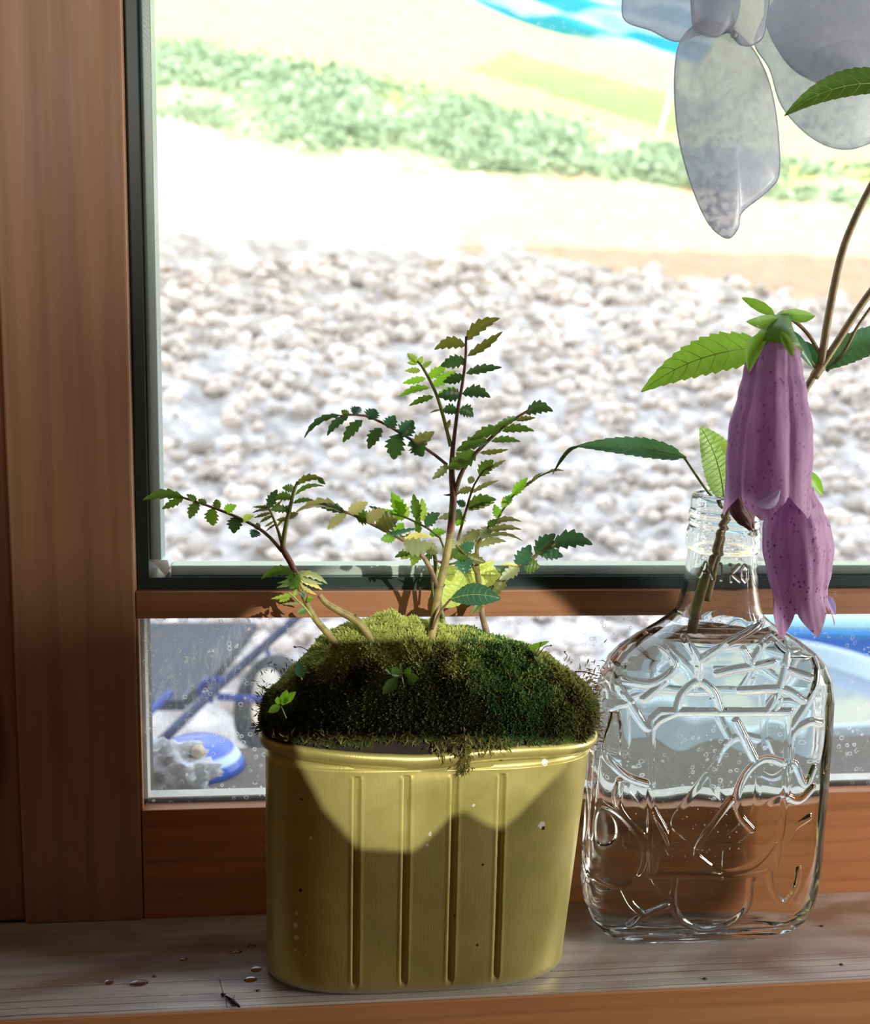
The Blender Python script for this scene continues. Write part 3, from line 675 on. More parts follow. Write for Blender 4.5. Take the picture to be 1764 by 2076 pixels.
def veined(name, parent, b, t, w_px, mat, side=7, **k):
    o = leaf(name, parent, b, t, w_px, mat, **k)
    vs = [v.co for v in o.data.vertices]; n = len(vs)//5-1; off = Vector((0, -.00022, .00008)); r = max(.00016, w_px*PXM*.012)
    V, F = tube_data([vs[i*5+2]+off for i in range(1, n, max(1, n//14))], [r*1.5, r*.4], 20, 5)
    for q in range(side):
        i = int(n*(.08+.74*q/side)); i2 = min(n-1, i+max(2, int(n*.12)))
        for e, m_ in ((0, 1), (4, 3)): tube_data([vs[i*5+2]+off, vs[((i+i2)//2)*5+m_]+off, vs[i2*5+e].lerp(vs[i2*5+2], .12)+off], [r*.6, r*.2], 6, 4, V, F)
    vo = link('veins', mesh(V, F), M['white_vein'], None); vo.parent = o
    return o
def frond(parent, name, rach, leaflets, rad=(2.2, 1.0), smat=None, y0=-.045, y1=-.045, seed=0, teeth=6):
    """rach: pixel points of the rachis; leaflets: (base px, base py, tip px, tip py, width px, material)"""
    rd = random.Random(seed); n = len(rach)
    ra = [at(p[0], p[1], y0+(y1-y0)*i/(n-1)) for i, p in enumerate(rach)]
    V, F = tube_data(ra, [rad[0]*PXM, rad[1]*PXM], 14, 7)
    ro_ = link(name, mesh(V, F), smat or M['stem_green'], parent)
    ax, ay = rach[0]; bx_, by_ = rach[-1]; LL = max(1, math.hypot(bx_-ax, by_-ay))
    for lf in leaflets:
        x0, y0_, x1, y1_, w_, mt = lf[:6]; opts = dict(lf[6]) if len(lf) > 6 else {}
        u = min(1, math.hypot(x0-ax, y0_-ay)/LL); yb = y0+(y1-y0)*u; dy = opts.pop('dy', rd.uniform(-.005, .004))
        b = at(x0, y0_, yb); t = at(x1, y1_, min(-.004, yb+dy))
        o = link('leaflet', leaf_mesh(b, t, w_*PXM*(.5+yb)/.49*1.42, teeth=5, tooth=.42, peak=.42, fold=rd.uniform(.15, .45), bend=rd.uniform(-.05, .05)+opts.pop('bend', 0), curl=rd.uniform(0, .08), tilt=opts.pop('tilt', rd.uniform(-.35, .35)), **opts), L[mt], None)
        o.parent = ro_; o.location = (0, 0, 0)
    return ro_
def path(pix, ys):
    n = len(pix); ys = ys if isinstance(ys, (list, tuple)) else [ys]*n
    return [at(p[0], p[1], y) for p, y in zip(pix, ys)]

# tall central sapling
b0 = at(858, 1392, -.062)
S1 = empty('pepper_sapling', b0, label='tallest red-stemmed pepper sapling rising from the moss centre', cat='sapling', group=None)
tube('stem', path([(853, 1412), (858, 1392), (868, 1330), (880, 1260), (890, 1195), (903, 1140), (912, 1090), (918, 1030)], [-.064, -.062, -.060, -.056, -.054, -.052, -.05, -.05]), [9*PXM, 8.5*PXM, 8.5*PXM, 8*PXM, 7.5*PXM, 7*PXM], M['stem_olive'], S1, 30, 10)
tube('upper_stem', path([(911, 1100), (918, 1030), (919, 1000), (916, 960), (917, 925), (919, 900)], -.05), [7*PXM, 7*PXM, 5.5*PXM, 4*PXM], M['stem_red'], S1, 20, 9)
for a, b in (((914, 1003), (898, 1003)), ((922, 1003), (938, 996)), ((895, 1140), (878, 1134))):
    tube('thorn', path([a, ((a[0]+b[0])/2, (a[1]+b[1])/2+.5), b], -.0505), [3*PXM, 1.6*PXM, .2*PXM], M['stem_red'], S1, 6, 6)
frond(S1, 'compound_leaf', [(919, 905), (923, 870), (929, 825), (938, 775), (944, 725), (945, 682)], [
    (945, 690, 1014, 645, 24, 'olive', dict(bend=-.12)), (944, 700, 880, 709, 22, 'olive', dict(bend=.12)), (948, 722, 1019, 672, 17, 'olive'), (944, 730, 893, 742, 24, 'dark'),
    (945, 757, 1018, 745, 19, 'dark', dict(bend=-.06)), (940, 762, 898, 775, 20, 'dark'), (937, 798, 995, 806, 26, 'dark', dict(bend=-.1)), (933, 800, 886, 803, 26, 'dark'),
    (929, 833, 960, 845, 24, 'dark', dict(bend=-.12)), (927, 835, 896, 834, 22, 'dark', dict(bend=.1))], (4, 2.4), M['stem_red'], -.050, -.046, 1)
frond(S1, 'compound_leaf', [(914, 905), (903, 860), (888, 808), (872, 772), (855, 742), (846, 733)], [
    (847, 736, 826, 716, 15, 'lime'), (846, 738, 825, 735, 9, 'lime'), (849, 738, 857, 722, 11, 'lime'), (856, 748, 875, 732, 12, 'lime'), (852, 751, 821, 752, 12, 'lime'),
    (863, 767, 816, 777, 13, 'bright'), (868, 766, 906, 742, 18, 'bright'), (871, 786, 808, 805, 16, 'bright'), (877, 783, 924, 752, 20, 'bright'), (879, 804, 829, 823, 13, 'mid'),
    (887, 803, 930, 790, 18, 'bright'), (893, 831, 871, 837, 5, 'olive'), (906, 870, 913, 850, 9, 'olive')], (4, 2.2), M['stem_green'], -.050, -.042, 2)
frond(S1, 'compound_leaf', [(906, 942), (880, 921), (850, 901), (812, 878), (775, 857), (740, 843), (705, 841), (690, 844)], [
    (692, 842, 616, 890, 13, 'dark', dict(bend=.16)), (706, 845, 663, 884, 16, 'dark', dict(bend=.08)), (735, 852, 695, 897, 22, 'dark'), (773, 868, 747, 911, 25, 'dark'), (807, 880, 798, 932, 36, 'dark', dict(tilt=0)),
    (845, 898, 858, 926, 34, 'dark'), (708, 843, 692, 832, 13, 'mid'), (718, 841, 730, 825, 22, 'teal'), (748, 851, 761, 829, 28, 'teal'), (785, 867, 801, 842, 26, 'teal'), (812, 884, 838, 852, 32, 'teal'), (836, 902, 881, 875, 26, 'pale'),
    (820, 880, 806, 884, 18, 'teal'), (848, 900, 826, 905, 16, 'teal')], (3.2, 2), M['stem_red'], -.050, -.064, 3)
frond(S1, 'compound_leaf', [(921, 1008), (932, 968), (950, 935), (985, 898), (1015, 870), (1045, 848), (1078, 828)], [
    (1066, 838, 1122, 834, 26, 'dark', dict(bend=-.18, tilt=0)), (1045, 852, 1086, 847, 11, 'olive'), (1018, 874, 1084, 874, 18, 'mid', dict(bend=-.05)), (996, 895, 1056, 896, 15, 'mid', dict(bend=-.06)), (972, 918, 1031, 911, 10, 'olive'),
    (1048, 846, 1000, 868, 14, 'mid'), (1020, 868, 952, 893, 22, 'mid'), (990, 893, 925, 915, 28, 'mid'), (965, 917, 908, 950, 34, 'mid'), (950, 935, 922, 934, 14, 'olive'), (935, 950, 912, 948, 14, 'olive'),
    (908, 942, 876, 972, 16, 'pale')], (5, 2.2), M['stem_brown'], -.050, -.060, 4)
frond(S1, 'compound_leaf', [(889, 1196), (872, 1150), (848, 1118), (815, 1093), (780, 1075), (745, 1058), (712, 1042), (692, 1036)], [
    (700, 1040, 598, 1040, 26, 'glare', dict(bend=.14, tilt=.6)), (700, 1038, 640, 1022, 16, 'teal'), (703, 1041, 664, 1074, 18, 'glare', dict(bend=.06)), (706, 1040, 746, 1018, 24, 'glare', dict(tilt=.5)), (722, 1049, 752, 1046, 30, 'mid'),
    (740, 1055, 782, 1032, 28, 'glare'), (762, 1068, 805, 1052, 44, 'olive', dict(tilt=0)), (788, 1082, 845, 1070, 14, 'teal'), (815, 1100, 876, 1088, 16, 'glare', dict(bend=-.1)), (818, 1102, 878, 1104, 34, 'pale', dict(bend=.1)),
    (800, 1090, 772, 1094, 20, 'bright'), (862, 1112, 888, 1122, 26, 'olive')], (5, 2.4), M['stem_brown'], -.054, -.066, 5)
# middle sapling behind it, bright leaves
b1 = at(905, 1262, -.036)
S2 = empty('pepper_sapling', b1, label='slim green-stemmed pepper sapling with bright leaves, directly behind the tallest', cat='sapling')
tube('stem', path([(905, 1290), (892, 1230), (886, 1180), (882, 1130), (874, 1110)], -.034), [6*PXM, 5*PXM, 4.5*PXM, 3*PXM], M['stem_green'], S2, 20, 8)
frond(S2, 'compound_leaf', [(895, 1205), (900, 1110), (880, 1080), (850, 1062), (815, 1046), (785, 1040), (765, 1030)], [
    (818, 1046, 794, 998, 26, 'bright', dict(tilt=0)), (828, 1048, 800, 1015, 22, 'lime', dict(tilt=0)), (845, 1052, 838, 1001, 20, 'mid', dict(tilt=0)), (856, 1056, 856, 1010, 19, 'lime', dict(tilt=0)), (848, 1090, 846, 1036, 14, 'mid'),
    (790, 1042, 748, 1026, 10, 'teal'), (800, 1044, 752, 1036, 14, 'bright'), (822, 1050, 775, 1042, 22, 'bright'), (818, 1060, 796, 1096, 20, 'bright', dict(tilt=0)), (862, 1066, 892, 1040, 26, 'bluegreen'), (870, 1085, 905, 1078, 18, 'bright'),
    (838, 1085, 806, 1085, 12, 'olive'), (850, 1092, 838, 1098, 20, 'mid')], (2.6, 1.8), M['stem_green'], -.034, -.030, 6)
frond(S2, 'compound_leaf', [(874, 1112), (858, 1105), (838, 1108)], [(845, 1112, 800, 1130, 16, 'mid'), (850, 1114, 812, 1134, 14, 'lime'), (850, 1112, 835, 1148, 22, 'lime', dict(tilt=0)), (868, 1110, 888, 1118, 20, 'olive'), (880, 1110, 862, 1145, 14, 'dark')], (2.4, 1.6), None, -.034, -.038, 7)
# palmate pale leaf behind
b2 = at(893, 1150, -.030)
PL = empty('palmate_seedling', at(900, 1262, -.03), label='lime coloured palmate leaf on a thin stalk behind the saplings', cat='seedling')
tube('leaf_stalk', path([(900, 1285), (880, 1225), (878, 1165), (900, 1147), (930, 1143), (944, 1160)], [-.030, -.028, -.026, -.024, -.020, -.018]), [3*PXM, 2.6*PXM, 2*PXM], M['stem_green'], PL, 24, 7)
for tx, ty, w_, k in ((878, 1170, 44, .0), (896, 1232, 56, -.06), (968, 1226, 26, .0), (1018, 1166, 52, .05), (1004, 1138, 16, 0)):
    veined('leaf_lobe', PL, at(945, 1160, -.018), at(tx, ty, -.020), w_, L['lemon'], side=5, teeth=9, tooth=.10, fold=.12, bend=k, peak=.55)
# dark simple leaf
b3 = at(884, 1262, -.066)
SL = empty('broadleaf_seedling', b3, label='seedling with one broad dark green leaf right of the tall stem', cat='seedling')
tube('leaf_stalk', path([(876, 1275), (893, 1240), (914, 1214)], [-.062, -.065, -.068]), [3*PXM, 2*PXM], M['stem_brown'], SL, 10, 7)
veined('leaf_blade', SL, at(910, 1217, -.068), at(1016, 1214, -.078), 50, L['teal'], teeth=9, tooth=.12, fold=.35, bend=-.08, peak=.55, curl=.10)
# right-hand sapling
b4 = at(988, 1295, -.030)
S3 = empty('pepper_sapling', b4, label='pepper sapling with dark bark base at the back right of the moss', cat='sapling')
tube('bark_stem', path([(992, 1310), (986, 1280), (978, 1248), (976, 1222)], -.030), [7.5*PXM, 6.5*PXM, 5*PXM], M['stem_brown'], S3, 12, 9)
tube('stem', path([(978, 1230), (972, 1190), (967, 1150), (967, 1110), (966, 1085)], -.030), [6.5*PXM, 6*PXM, 4.5*PXM, 3*PXM], M['stem_olive'], S3, 20, 9)
frond(S3, 'compound_leaf', [(967, 1112), (978, 1085), (992, 1066)], [
    (990, 1070, 1058, 1058, 13, 'pale', dict(bend=-.1)), (984, 1080, 1058, 1074, 13, 'pale', dict(bend=-.06)), (978, 1092, 1061, 1098, 9, 'pale', dict(bend=-.1)), (970, 1108, 1027, 1098, 15, 'pale', dict(bend=-.1)),
    (966, 1100, 905, 1118, 22, 'pale', dict(bend=.08)), (980, 1078, 930, 1100, 22, 'pale'), (992, 1070, 975, 1092, 26, 'pale'), (990, 1066, 1010, 1052, 16, 'mid')], (4, 3), M['stem_olive'], -.030, -.034, 8)
frond(S3, 'compound_leaf', [(1004, 1062), (1018, 1036), (1040, 1006), (1070, 980), (1105, 960), (1122, 955)], [
    (1108, 960, 1144, 955, 7, 'pale', dict(bend=-.06)), (1012, 1050, 1002, 1022, 18, 'bright'), (1022, 1030, 1020, 1008, 14, 'lime'), (1036, 1008, 1016, 1020, 16, 'bright'), (1028, 1025, 1040, 1000, 14, 'bright'), (1040, 1004, 1070, 968, 20, 'bright'), (1078, 976, 1100, 958, 7, 'pale'), (1060, 990, 1090, 970, 7, 'pale')], (2.4, 1.4), M['stem_green'], -.032, -.034, 9)
frond(S3, 'compound_leaf', [(925, 1112), (932, 1080), (942, 1045), (952, 1010), (962, 982), (980, 955), (992, 948)], [
    (985, 952, 1026, 932, 9, 'pale'), (972, 965, 1000, 932, 26, 'mid', dict(tilt=0)), (955, 1000, 1011, 974, 9, 'pale', dict(bend=-.1)), (946, 1030, 1007, 1013, 24, 'mid', dict(bend=-.08)), (948, 1034, 1004, 1018, 12, 'pale'),
    (963, 975, 948, 970, 16, 'pale'), (958, 990, 928, 998, 14, 'pale'), (944, 1025, 925, 1016, 16, 'teal'), (940, 1050, 888, 1052, 18, 'pale', dict(bend=.1)), (936, 1045, 922, 1034, 16, 'bluegreen'), (940, 1042, 925, 1066, 24, 'bright')], (3.2, 1.6), M['stem_olive'], -.030, -.026, 10)
frond(S3, 'compound_leaf', [(968, 1165), (955, 1140), (945, 1125), (925, 1105)], [(945, 1125, 985, 1140, 20, 'olive'), (950, 1120, 918, 1130, 30, 'mid'), (938, 1118, 962, 1100, 24, 'bluegreen'), (940, 1130, 944, 1164, 34, 'teal', dict(tilt=0)), (930, 1110, 905, 1092, 16, 'pale'), (928, 1108, 905, 1140, 16, 'mid')], (4, 2.4), M['stem_olive'], -.030, -.040, 11)
frond(S3, 'compound_leaf', [(982, 1225), (1010, 1178), (1035, 1158), (1060, 1142), (1092, 1122), (1125, 1102)], [
    (1118, 1106, 1202, 1104, 34, 'teal', dict(bend=-.16, tilt=0)), (1048, 1148, 1076, 1104, 32, 'teal', dict(tilt=0)), (1086, 1124, 1126, 1082, 32, 'teal', dict(tilt=0)), (1092, 1120, 1142, 1128, 26, 'teal', dict(bend=-.08)), (1062, 1142, 1094, 1150, 32, 'mid', dict(tilt=0)),
    (1055, 1146, 1090, 1128, 12, 'pale'), (1030, 1163, 1004, 1150, 16, 'dark'), (1052, 1148, 1012, 1176, 24, 'pale'), (1024, 1168, 1000, 1210, 22, 'olive'), (1052, 1148, 1012, 1146, 6, 'glare')], (4, 2.6), M['stem_olive'], -.030, -.040, 12)
frond(S3, 'compound_leaf', [(982, 1232), (975, 1222), (968, 1226)], [(972, 1225, 952, 1246, 9, 'mid'), (975, 1228, 968, 1244, 6, 'olive')], (1.6, 1), None, -.030, -.034, 13)
# left sapling
b5 = at(705, 1345, -.058)
S4 = empty('pepper_sapling', b5, label='left pepper sapling leaning towards the window post', cat='sapling')
tube('stem', path([(712, 1352), (690, 1318), (665, 1285), (640, 1255), (618, 1212), (598, 1158)], -.058), [8*PXM, 7.5*PXM, 7*PXM, 6*PXM, 6*PXM, 5*PXM], M['stem_olive'], S4, 30, 9)
tube('bark_stem', path([(716, 1358), (698, 1332), (678, 1302)], -.0585), [9*PXM, 8*PXM, 7*PXM], M['stem_brown'], S4, 10, 9)
tube('upper_stem', path([(598, 1160), (588, 1138), (575, 1115), (573, 1095)], -.058), [5.4*PXM, 6*PXM, 4.5*PXM], M['stem_red'], S4, 12, 9)
frond(S4, 'compound_leaf', [(573, 1112), (579, 1070), (588, 1030), (596, 996), (604, 976)], [
    (600, 984, 657, 972, 15, 'olive', dict(bend=-.14)), (645, 969, 660, 982, 10, 'dark'), (598, 1004, 658, 986, 9, 'mid', dict(bend=-.12)), (594, 1020, 636, 1014, 10, 'mid', dict(bend=-.08)), (592, 1030, 570, 1032, 14, 'mid'),
    (597, 990, 572, 989, 16, 'mid'), (592, 1010, 558, 1010, 18, 'mid', dict(bend=.06)), (584, 1034, 548, 1034, 15, 'mid', dict(bend=.06)), (583, 1052, 605, 1040, 14, 'olive'), (583, 1050, 560, 1054, 8, 'olive')], (5, 2.6), M['stem_green'], -.058, -.060, 14)
frond(S4, 'compound_leaf', [(571, 1100), (562, 1070), (552, 1045), (543, 1026)], [
    (545, 1030, 512, 1028, 7, 'olive'), (546, 1034, 511, 1040, 6, 'olive'), (549, 1040, 515, 1050, 7, 'olive'), (552, 1046, 526, 1060, 7, 'olive'), (556, 1056, 536, 1068, 5, 'olive'), (560, 1062, 538, 1078, 5, 'olive'), (548, 1036, 572, 1014, 7, 'olive'), (546, 1030, 562, 992, 20, 'dark', dict(tilt=0)), (545, 1026, 528, 1036, 12, 'olive'), (562, 1068, 580, 1050, 5, 'olive')], (3.4, 1.8), M['stem_green'], -.058, -.050, 15)
frond(S4, 'compound_leaf', [(572, 1118), (548, 1090), (520, 1068), (480, 1048), (440, 1032), (400, 1018), (365, 1007)], [
    (372, 1008, 289, 1014, 18, 'mid', dict(bend=.12)), (372, 1010, 328, 1032, 15, 'mid'), (402, 1018, 384, 1052, 22, 'mid'), (432, 1030, 432, 1066, 26, 'mid', dict(tilt=0)),
    (480, 1048, 474, 1082, 28, 'dark', dict(tilt=0)), (398, 1016, 378, 1002, 12, 'mid'), (418, 1024, 402, 1012, 14, 'mid'), (444, 1033, 438, 1012, 18, 'mid'), (456, 1038, 480, 1024, 18, 'bright'), (492, 1054, 516, 1046, 14, 'lime'), (526, 1074, 520, 1060, 14, 'olive'), (522, 1076, 510, 1090, 22, 'teal')], (3.6, 2), M['stem_brown'], -.058, -.046, 16)
frond(S4, 'compound_leaf', [(604, 1175), (600, 1166), (596, 1162)], [
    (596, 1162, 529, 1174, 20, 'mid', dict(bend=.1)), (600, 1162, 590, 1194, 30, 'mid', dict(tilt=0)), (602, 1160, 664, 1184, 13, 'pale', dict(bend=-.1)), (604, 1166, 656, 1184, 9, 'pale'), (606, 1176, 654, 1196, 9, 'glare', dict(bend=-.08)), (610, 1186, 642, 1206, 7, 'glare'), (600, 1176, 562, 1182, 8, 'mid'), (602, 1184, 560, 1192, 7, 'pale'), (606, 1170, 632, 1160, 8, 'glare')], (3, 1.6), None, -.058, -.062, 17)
frond(S4, 'compound_leaf', [(640, 1262), (620, 1234), (600, 1214), (585, 1200)], [(592, 1206, 549, 1214, 9, 'lime'), (590, 1204, 566, 1220, 14, 'lime'), (596, 1208, 602, 1194, 10, 'lime'), (612, 1222, 572, 1224, 6, 'pale'), (620, 1236, 602, 1244, 14, 'mid'), (632, 1214, 634, 1216, 8, 'mid'), (618, 1210, 606, 1200, 8, 'teal'), (622, 1215, 636, 1214, 12, 'bright')], (2.6, 1.6), None, -.058, -.064, 18)
# pruned stub
b6 = at(770, 1365, -.060)
ST = empty('pruned_stem', b6, label='bare pruned green stem bending left between the saplings', cat='stem')
tube('stem', path([(770, 1370), (764, 1325), (748, 1290), (725, 1260), (690, 1240), (665, 1225), (650, 1210)], -.060), [8.5*PXM, 8*PXM, 7.5*PXM, 8*PXM, 7*PXM, 6*PXM, 5*PXM], M['stem_olive'], ST, 36, 10)
tube('bud', path([(722, 1256), (722, 1245)], -.0605), [4*PXM, 3*PXM], M['stem_red'], ST, 4, 7)
tube('cut_end', path([(651, 1211), (648, 1206)], -.060), [5.2*PXM, 5*PXM], M['stem_brown'], ST, 3, 8)
# tiny seedlings in the moss
def tiny(name, label, root, leaves, y, stem_to, mat='mid'):
    e = empty(name, at(*root, y), label=label, cat='seedling')
    tube('stalk', path([root, stem_to], y), [1.6*PXM, 1.2*PXM], M['stem_green'], e, 6, 6)
    for (x0, y0_, x1, y1_, w_) in leaves: leaf('leaf_blade', e, at(x0, y0_, y-.001), at(x1, y1_, y-.004), w_, L[mat], teeth=4, tooth=.1, fold=.15)
    return e
tiny('clover_seedling', 'tiny light green three-leaved seedling at the left of the moss', (580, 1456), [(568, 1430, 544, 1444, 18), (566, 1428, 562, 1412, 14), (572, 1430, 582, 1398, 20), (574, 1426, 600, 1402, 18)], -.074, (570, 1432), 'bright')
tiny('moss_seedling', 'small dark green seedling at the foot of the tall stem', (820, 1400), [(808, 1372, 796, 1352, 22), (806, 1374, 776, 1408, 26), (812, 1370, 780, 1356, 12), (824, 1372, 850, 1376, 20), (822, 1370, 832, 1352, 16), (826, 1374, 840, 1390, 16)], -.073, (815, 1372), 'mid')
tiny('round_leaf_seedling', 'single round dark leaf at the upper left of the moss', (612, 1378), [(610, 1374, 606, 1342, 24)], -.068, (610, 1372), 'teal')
tiny('curved_leaf_seedling', 'single curved light green leaf on the right of the moss', (1060, 1335), [(1064, 1318, 1114, 1300, 13)], -.050, (1064, 1318), 'bright')
for i, (a, b, c) in enumerate((((625, 1320), (612, 1312), (600, 1312)), ((1085, 1330), (1094, 1312), (1096, 1304)), ((1090, 1330), (1104, 1312), (1116, 1309)), ((1144, 1340), (1150, 1330), (1144, 1322)))):
    e = empty('spore_stalk', at(*a, -.055), label=['thin brown spore stalk at the upper left of the moss', 'short spore stalk under the curved light green leaf', 'longer spore stalk reaching right of the curved leaf', 'rightmost spore stalk on the moss slope'][i], cat='stalk')
    tube('stalk', path([a, b, c], -.055), [.8*PXM, .8*PXM], M['dry'], e, 8, 5); tube('capsule', path([c, (c[0]-5 if i == 0 else c[0]+3, c[1]-1)], -.055), [2*PXM, 1.4*PXM], M['dry'], e, 4, 6)
tag(tube('dry_stalk', path([(1165, 1362), (1185, 1362), (1205, 1368), (1212, 1370)], -.055), [1.4*PXM, 1.2*PXM], M['dry'], None, 10, 6), label='dry brown stalk pointing right towards the bottle', cat='stalk')

# ------------------------------------------------------------------ glass bottle
BY = -.0275
zk = [0, .0012, .004, .009, .016, .026, .042, .10, .128, .140, .148, .154, .160, .1655, .1695, .173, .178, .186, .198, .2055]
ak = [.046, .0495, .0535, .0580, .0610, .0624, .0628, .0622, .0611, .0590, .0555, .0500, .0415, .0320, .0260, .0222, .0205, .0190, .0176, .0171]
bk = [.0135, .0158, .0180, .0200, .0215, .0222, .0225, .0225, .0225, .0224, .0221, .0216, .0209, .0203, .0201, .0200, .0198, .0190, .0176, .0171]
nk = [4, 4, 4, 4, 4, 4, 4, 4, 4, 3.8, 3.5, 3.2, 2.9, 2.6, 2.4, 2.2, 2.05, 2, 2, 2]
zt_ = [.2062, .2072, .2085, .2100, .2125, .2150, .2160, .2172, .2185, .2198, .2205, .2218, .2230, .2243, .2252, .2262, .2280, .2310, .2332, .2345]
rt_ = [.0175, .0181, .0183, .0183, .0182, .0183, .0181, .0176, .0172, .0177, .0177, .0172, .0172, .0177, .0177, .0172, .0170, .0169, .0166, .0158]
zz = np.array(zk+zt_); aa = np.array(ak+rt_); bb = np.array(bk+rt_); nn_ = np.array(nk+[2]*len(zt_))
def bcx(z): return .2945+.0022*min(z/.13, 1)
ridges_px = [
 [(1340, 1443), (1600, 1443)], [(1340, 1443), (1328, 1455), (1322, 1475), (1320, 1600), (1316, 1770)], [(1600, 1443), (1596, 1560), (1588, 1660), (1572, 1760)], [(1318, 1775), (1530, 1773), (1572, 1752)],
 [(1372, 1440), (1385, 1405), (1417, 1382), (1448, 1405), (1460, 1440)], [(1417, 1382), (1417, 1340), (1395, 1300)], [(1417, 1342), (1480, 1305), (1565, 1262)],
 [(1303, 1268), (1305, 1320), (1287, 1352), (1250, 1382)], [(1250, 1382), (1282, 1432), (1315, 1478), (1338, 1460), (1375, 1442)], [(1272, 1388), (1330, 1386), (1371, 1352), (1345, 1310)], [(1308, 1420), (1350, 1384)],
 [(1322, 1592), (1270, 1576), (1230, 1535), (1224, 1485), (1245, 1446), (1282, 1428)], [(1262, 1590), (1255, 1630), (1272, 1664), (1312, 1702)], [(1215, 1640), (1262, 1656), (1308, 1715), (1305, 1768), (1270, 1802), (1213, 1796)],
 [(1265, 1805), (1285, 1840), (1312, 1862)], [(1280, 1882), (1310, 1856), (1352, 1836)], [(1325, 1642), (1360, 1716), (1332, 1740), (1326, 1772)],
 [(1482, 1622), (1414, 1716), (1430, 1750), (1470, 1768), (1530, 1752), (1570, 1710)], [(1592, 1546), (1550, 1538), (1515, 1565), (1495, 1610), (1500, 1652), (1524, 1682)],
 [(1368, 1778), (1365, 1830), (1385, 1870), (1430, 1888), (1480, 1875), (1515, 1840), (1522, 1780)], [(1492, 1462), (1532, 1542)], [(1596, 1620), (1594, 1560), (1612, 1550), (1636, 1592), (1655, 1560)], [(1590, 1612), (1622, 1624), (1652, 1600)],
 [(1588, 1712), (1612, 1680), (1645, 1660)], [(1560, 1768), (1566, 1802), (1590, 1832), (1616, 1800), (1622, 1764)], [(1602, 1560), (1606, 1492), (1640, 1466), (1670, 1470)], [(1606, 1474), (1655, 1400), (1665, 1340), (1640, 1332), (1610, 1330)],
 [(1455, 1366), (1500, 1356), (1570, 1345)], [(1500, 1400), (1586, 1398), (1632, 1422)], [(1600, 1360), (1648, 1376)], [(1605, 1320), (1580, 1400), (1558, 1440)], [(1525, 1342), (1565, 1298), (1600, 1322), (1640, 1320)], [(1510, 1318), (1527, 1350)], [(1580, 1420), (1572, 1438)]]
letters_px = [[(1404, 1144), (1404, 1172), (1413, 1170), (1418, 1158), (1413, 1146), (1404, 1144)], [(1429, 1174), (1439, 1145), (1449, 1175)], [(1433, 1164), (1445, 1164)], [(1462, 1146), (1462, 1175)], [(1480, 1147), (1480, 1177)], [(1497, 1147), (1481, 1163), (1497, 1177)],
 [(1510, 1148), (1504, 1155), (1504, 1172), (1510, 1179), (1517, 1172), (1517, 1155), (1510, 1148)]]
def segs(lines, y, smooth=True):
    out = []
    for l in lines:
        P = [at(px, py, y) for px, py in l]; P = spline(P, len(P)*6) if smooth and len(P) > 2 else P
        out += [(a.x, a.z, b.x, b.z) for a, b in zip(P[:-1], P[1:])]
    return np.array(out)
def seg_dist(x, z, S):
    d = np.full(x.shape, 1.0)
    for a, b, c, e in S:
        vx, vz = c-a, e-b; q = vx*vx+vz*vz+1e-12; t = np.clip(((x-a)*vx+(z-b)*vz)/q, 0, 1); d = np.minimum(d, np.hypot(x-a-t*vx, z-b-t*vz))
    return d
def bottle_surf(zs, inset, N, ridged):
    R = []
    for z in zs:
        a = np.interp(z, zz, aa)-inset; b = np.interp(z, zz, bb)-inset; n = np.interp(z, zz, nn_)
        x, y = sup(max(a, .002), max(b, .002), n, N, bcx(z), BY); R.append(np.stack([x, y, np.full(N, z)], -1))
    V = np.array(R)
    if ridged:
        S = segs(ridges_px, -.050); x, y, z = V[..., 0], V[..., 1], V[..., 2]
        m_ = z < .176
        d = np.full(x.shape, 1.0); d[m_] = seg_dist(x[m_], z[m_], S)
        bnow = np.interp(z, zz, bb); f = np.clip((np.abs(y-BY)/bnow-.55)/.25, 0, 1)
        h = .0013*np.clip(1-(d/.0019)**2, 0, 1)**.75
        V[..., 1] += np.where(y < BY, -1, .40)*h*f
        mk = (z > .182) & (z < .205) & (y < BY); d2 = np.full(x.shape, 1.0); d2[mk] = seg_dist(x[mk], z[mk], segs(letters_px, BY-.017, False))
        V[..., 1] -= .0006*np.exp(-(d2/.00055)**2)
        V[..., 1] += .00025*np.sin(x*190+z*60)*np.cos(z*130)*f
    k = len(zs); V = V.reshape(-1, 3); i = np.arange(k*N).reshape(k, N); j = np.roll(i, -1, 1)
    return V, np.stack([i[:-1], j[:-1], j[1:], i[1:]], -1).reshape(-1, 4)
BT = empty('glass_bottle', (.2955, BY, 0), label='clear flask bottle with embossed ridges, filled with water on the sill', cat='bottle')
def glass(name, ior, col=(1, 1, 1), rough=0.0):
    t = NT(name); return t.surf(t.new('BsdfGlass', {'IOR': ior, 'Color': (*col, 1), 'Roughness': rough}).outputs[0])
G1 = glass('clear_glass', 1.48, (.975, .99, .98))
WZ = .1618; NB = 700
zs = np.concatenate([[0.0, .0005], np.linspace(.0012, .172, 440), np.linspace(.1725, .206, 90), np.linspace(.2063, .2345, 90)])
Vo, Fo = bottle_surf(zs, 0, NB, True)
nV = len(Vo); low = Vo[:NB].copy(); lowc = low.mean(0)
Fo_b = []
Vb = [Vo]; Fb = [Fo]
# pushed-up foot under the base
ring2 = lowc+(low-lowc)*.88+np.array([0, 0, .0002]); ring3 = lowc+(low-lowc)*.80+np.array([0, 0, .0022]); ctr = lowc+(low-lowc)*.004+np.array([0, 0, .0030])
st = nV; prev = np.arange(NB)
for rg in (ring2, ring3, ctr):
    cur = np.arange(NB)+st; Vb.append(rg); Fb.append(np.stack([cur, np.roll(cur, -1), np.roll(prev, -1), prev], -1)); prev = cur; st += NB
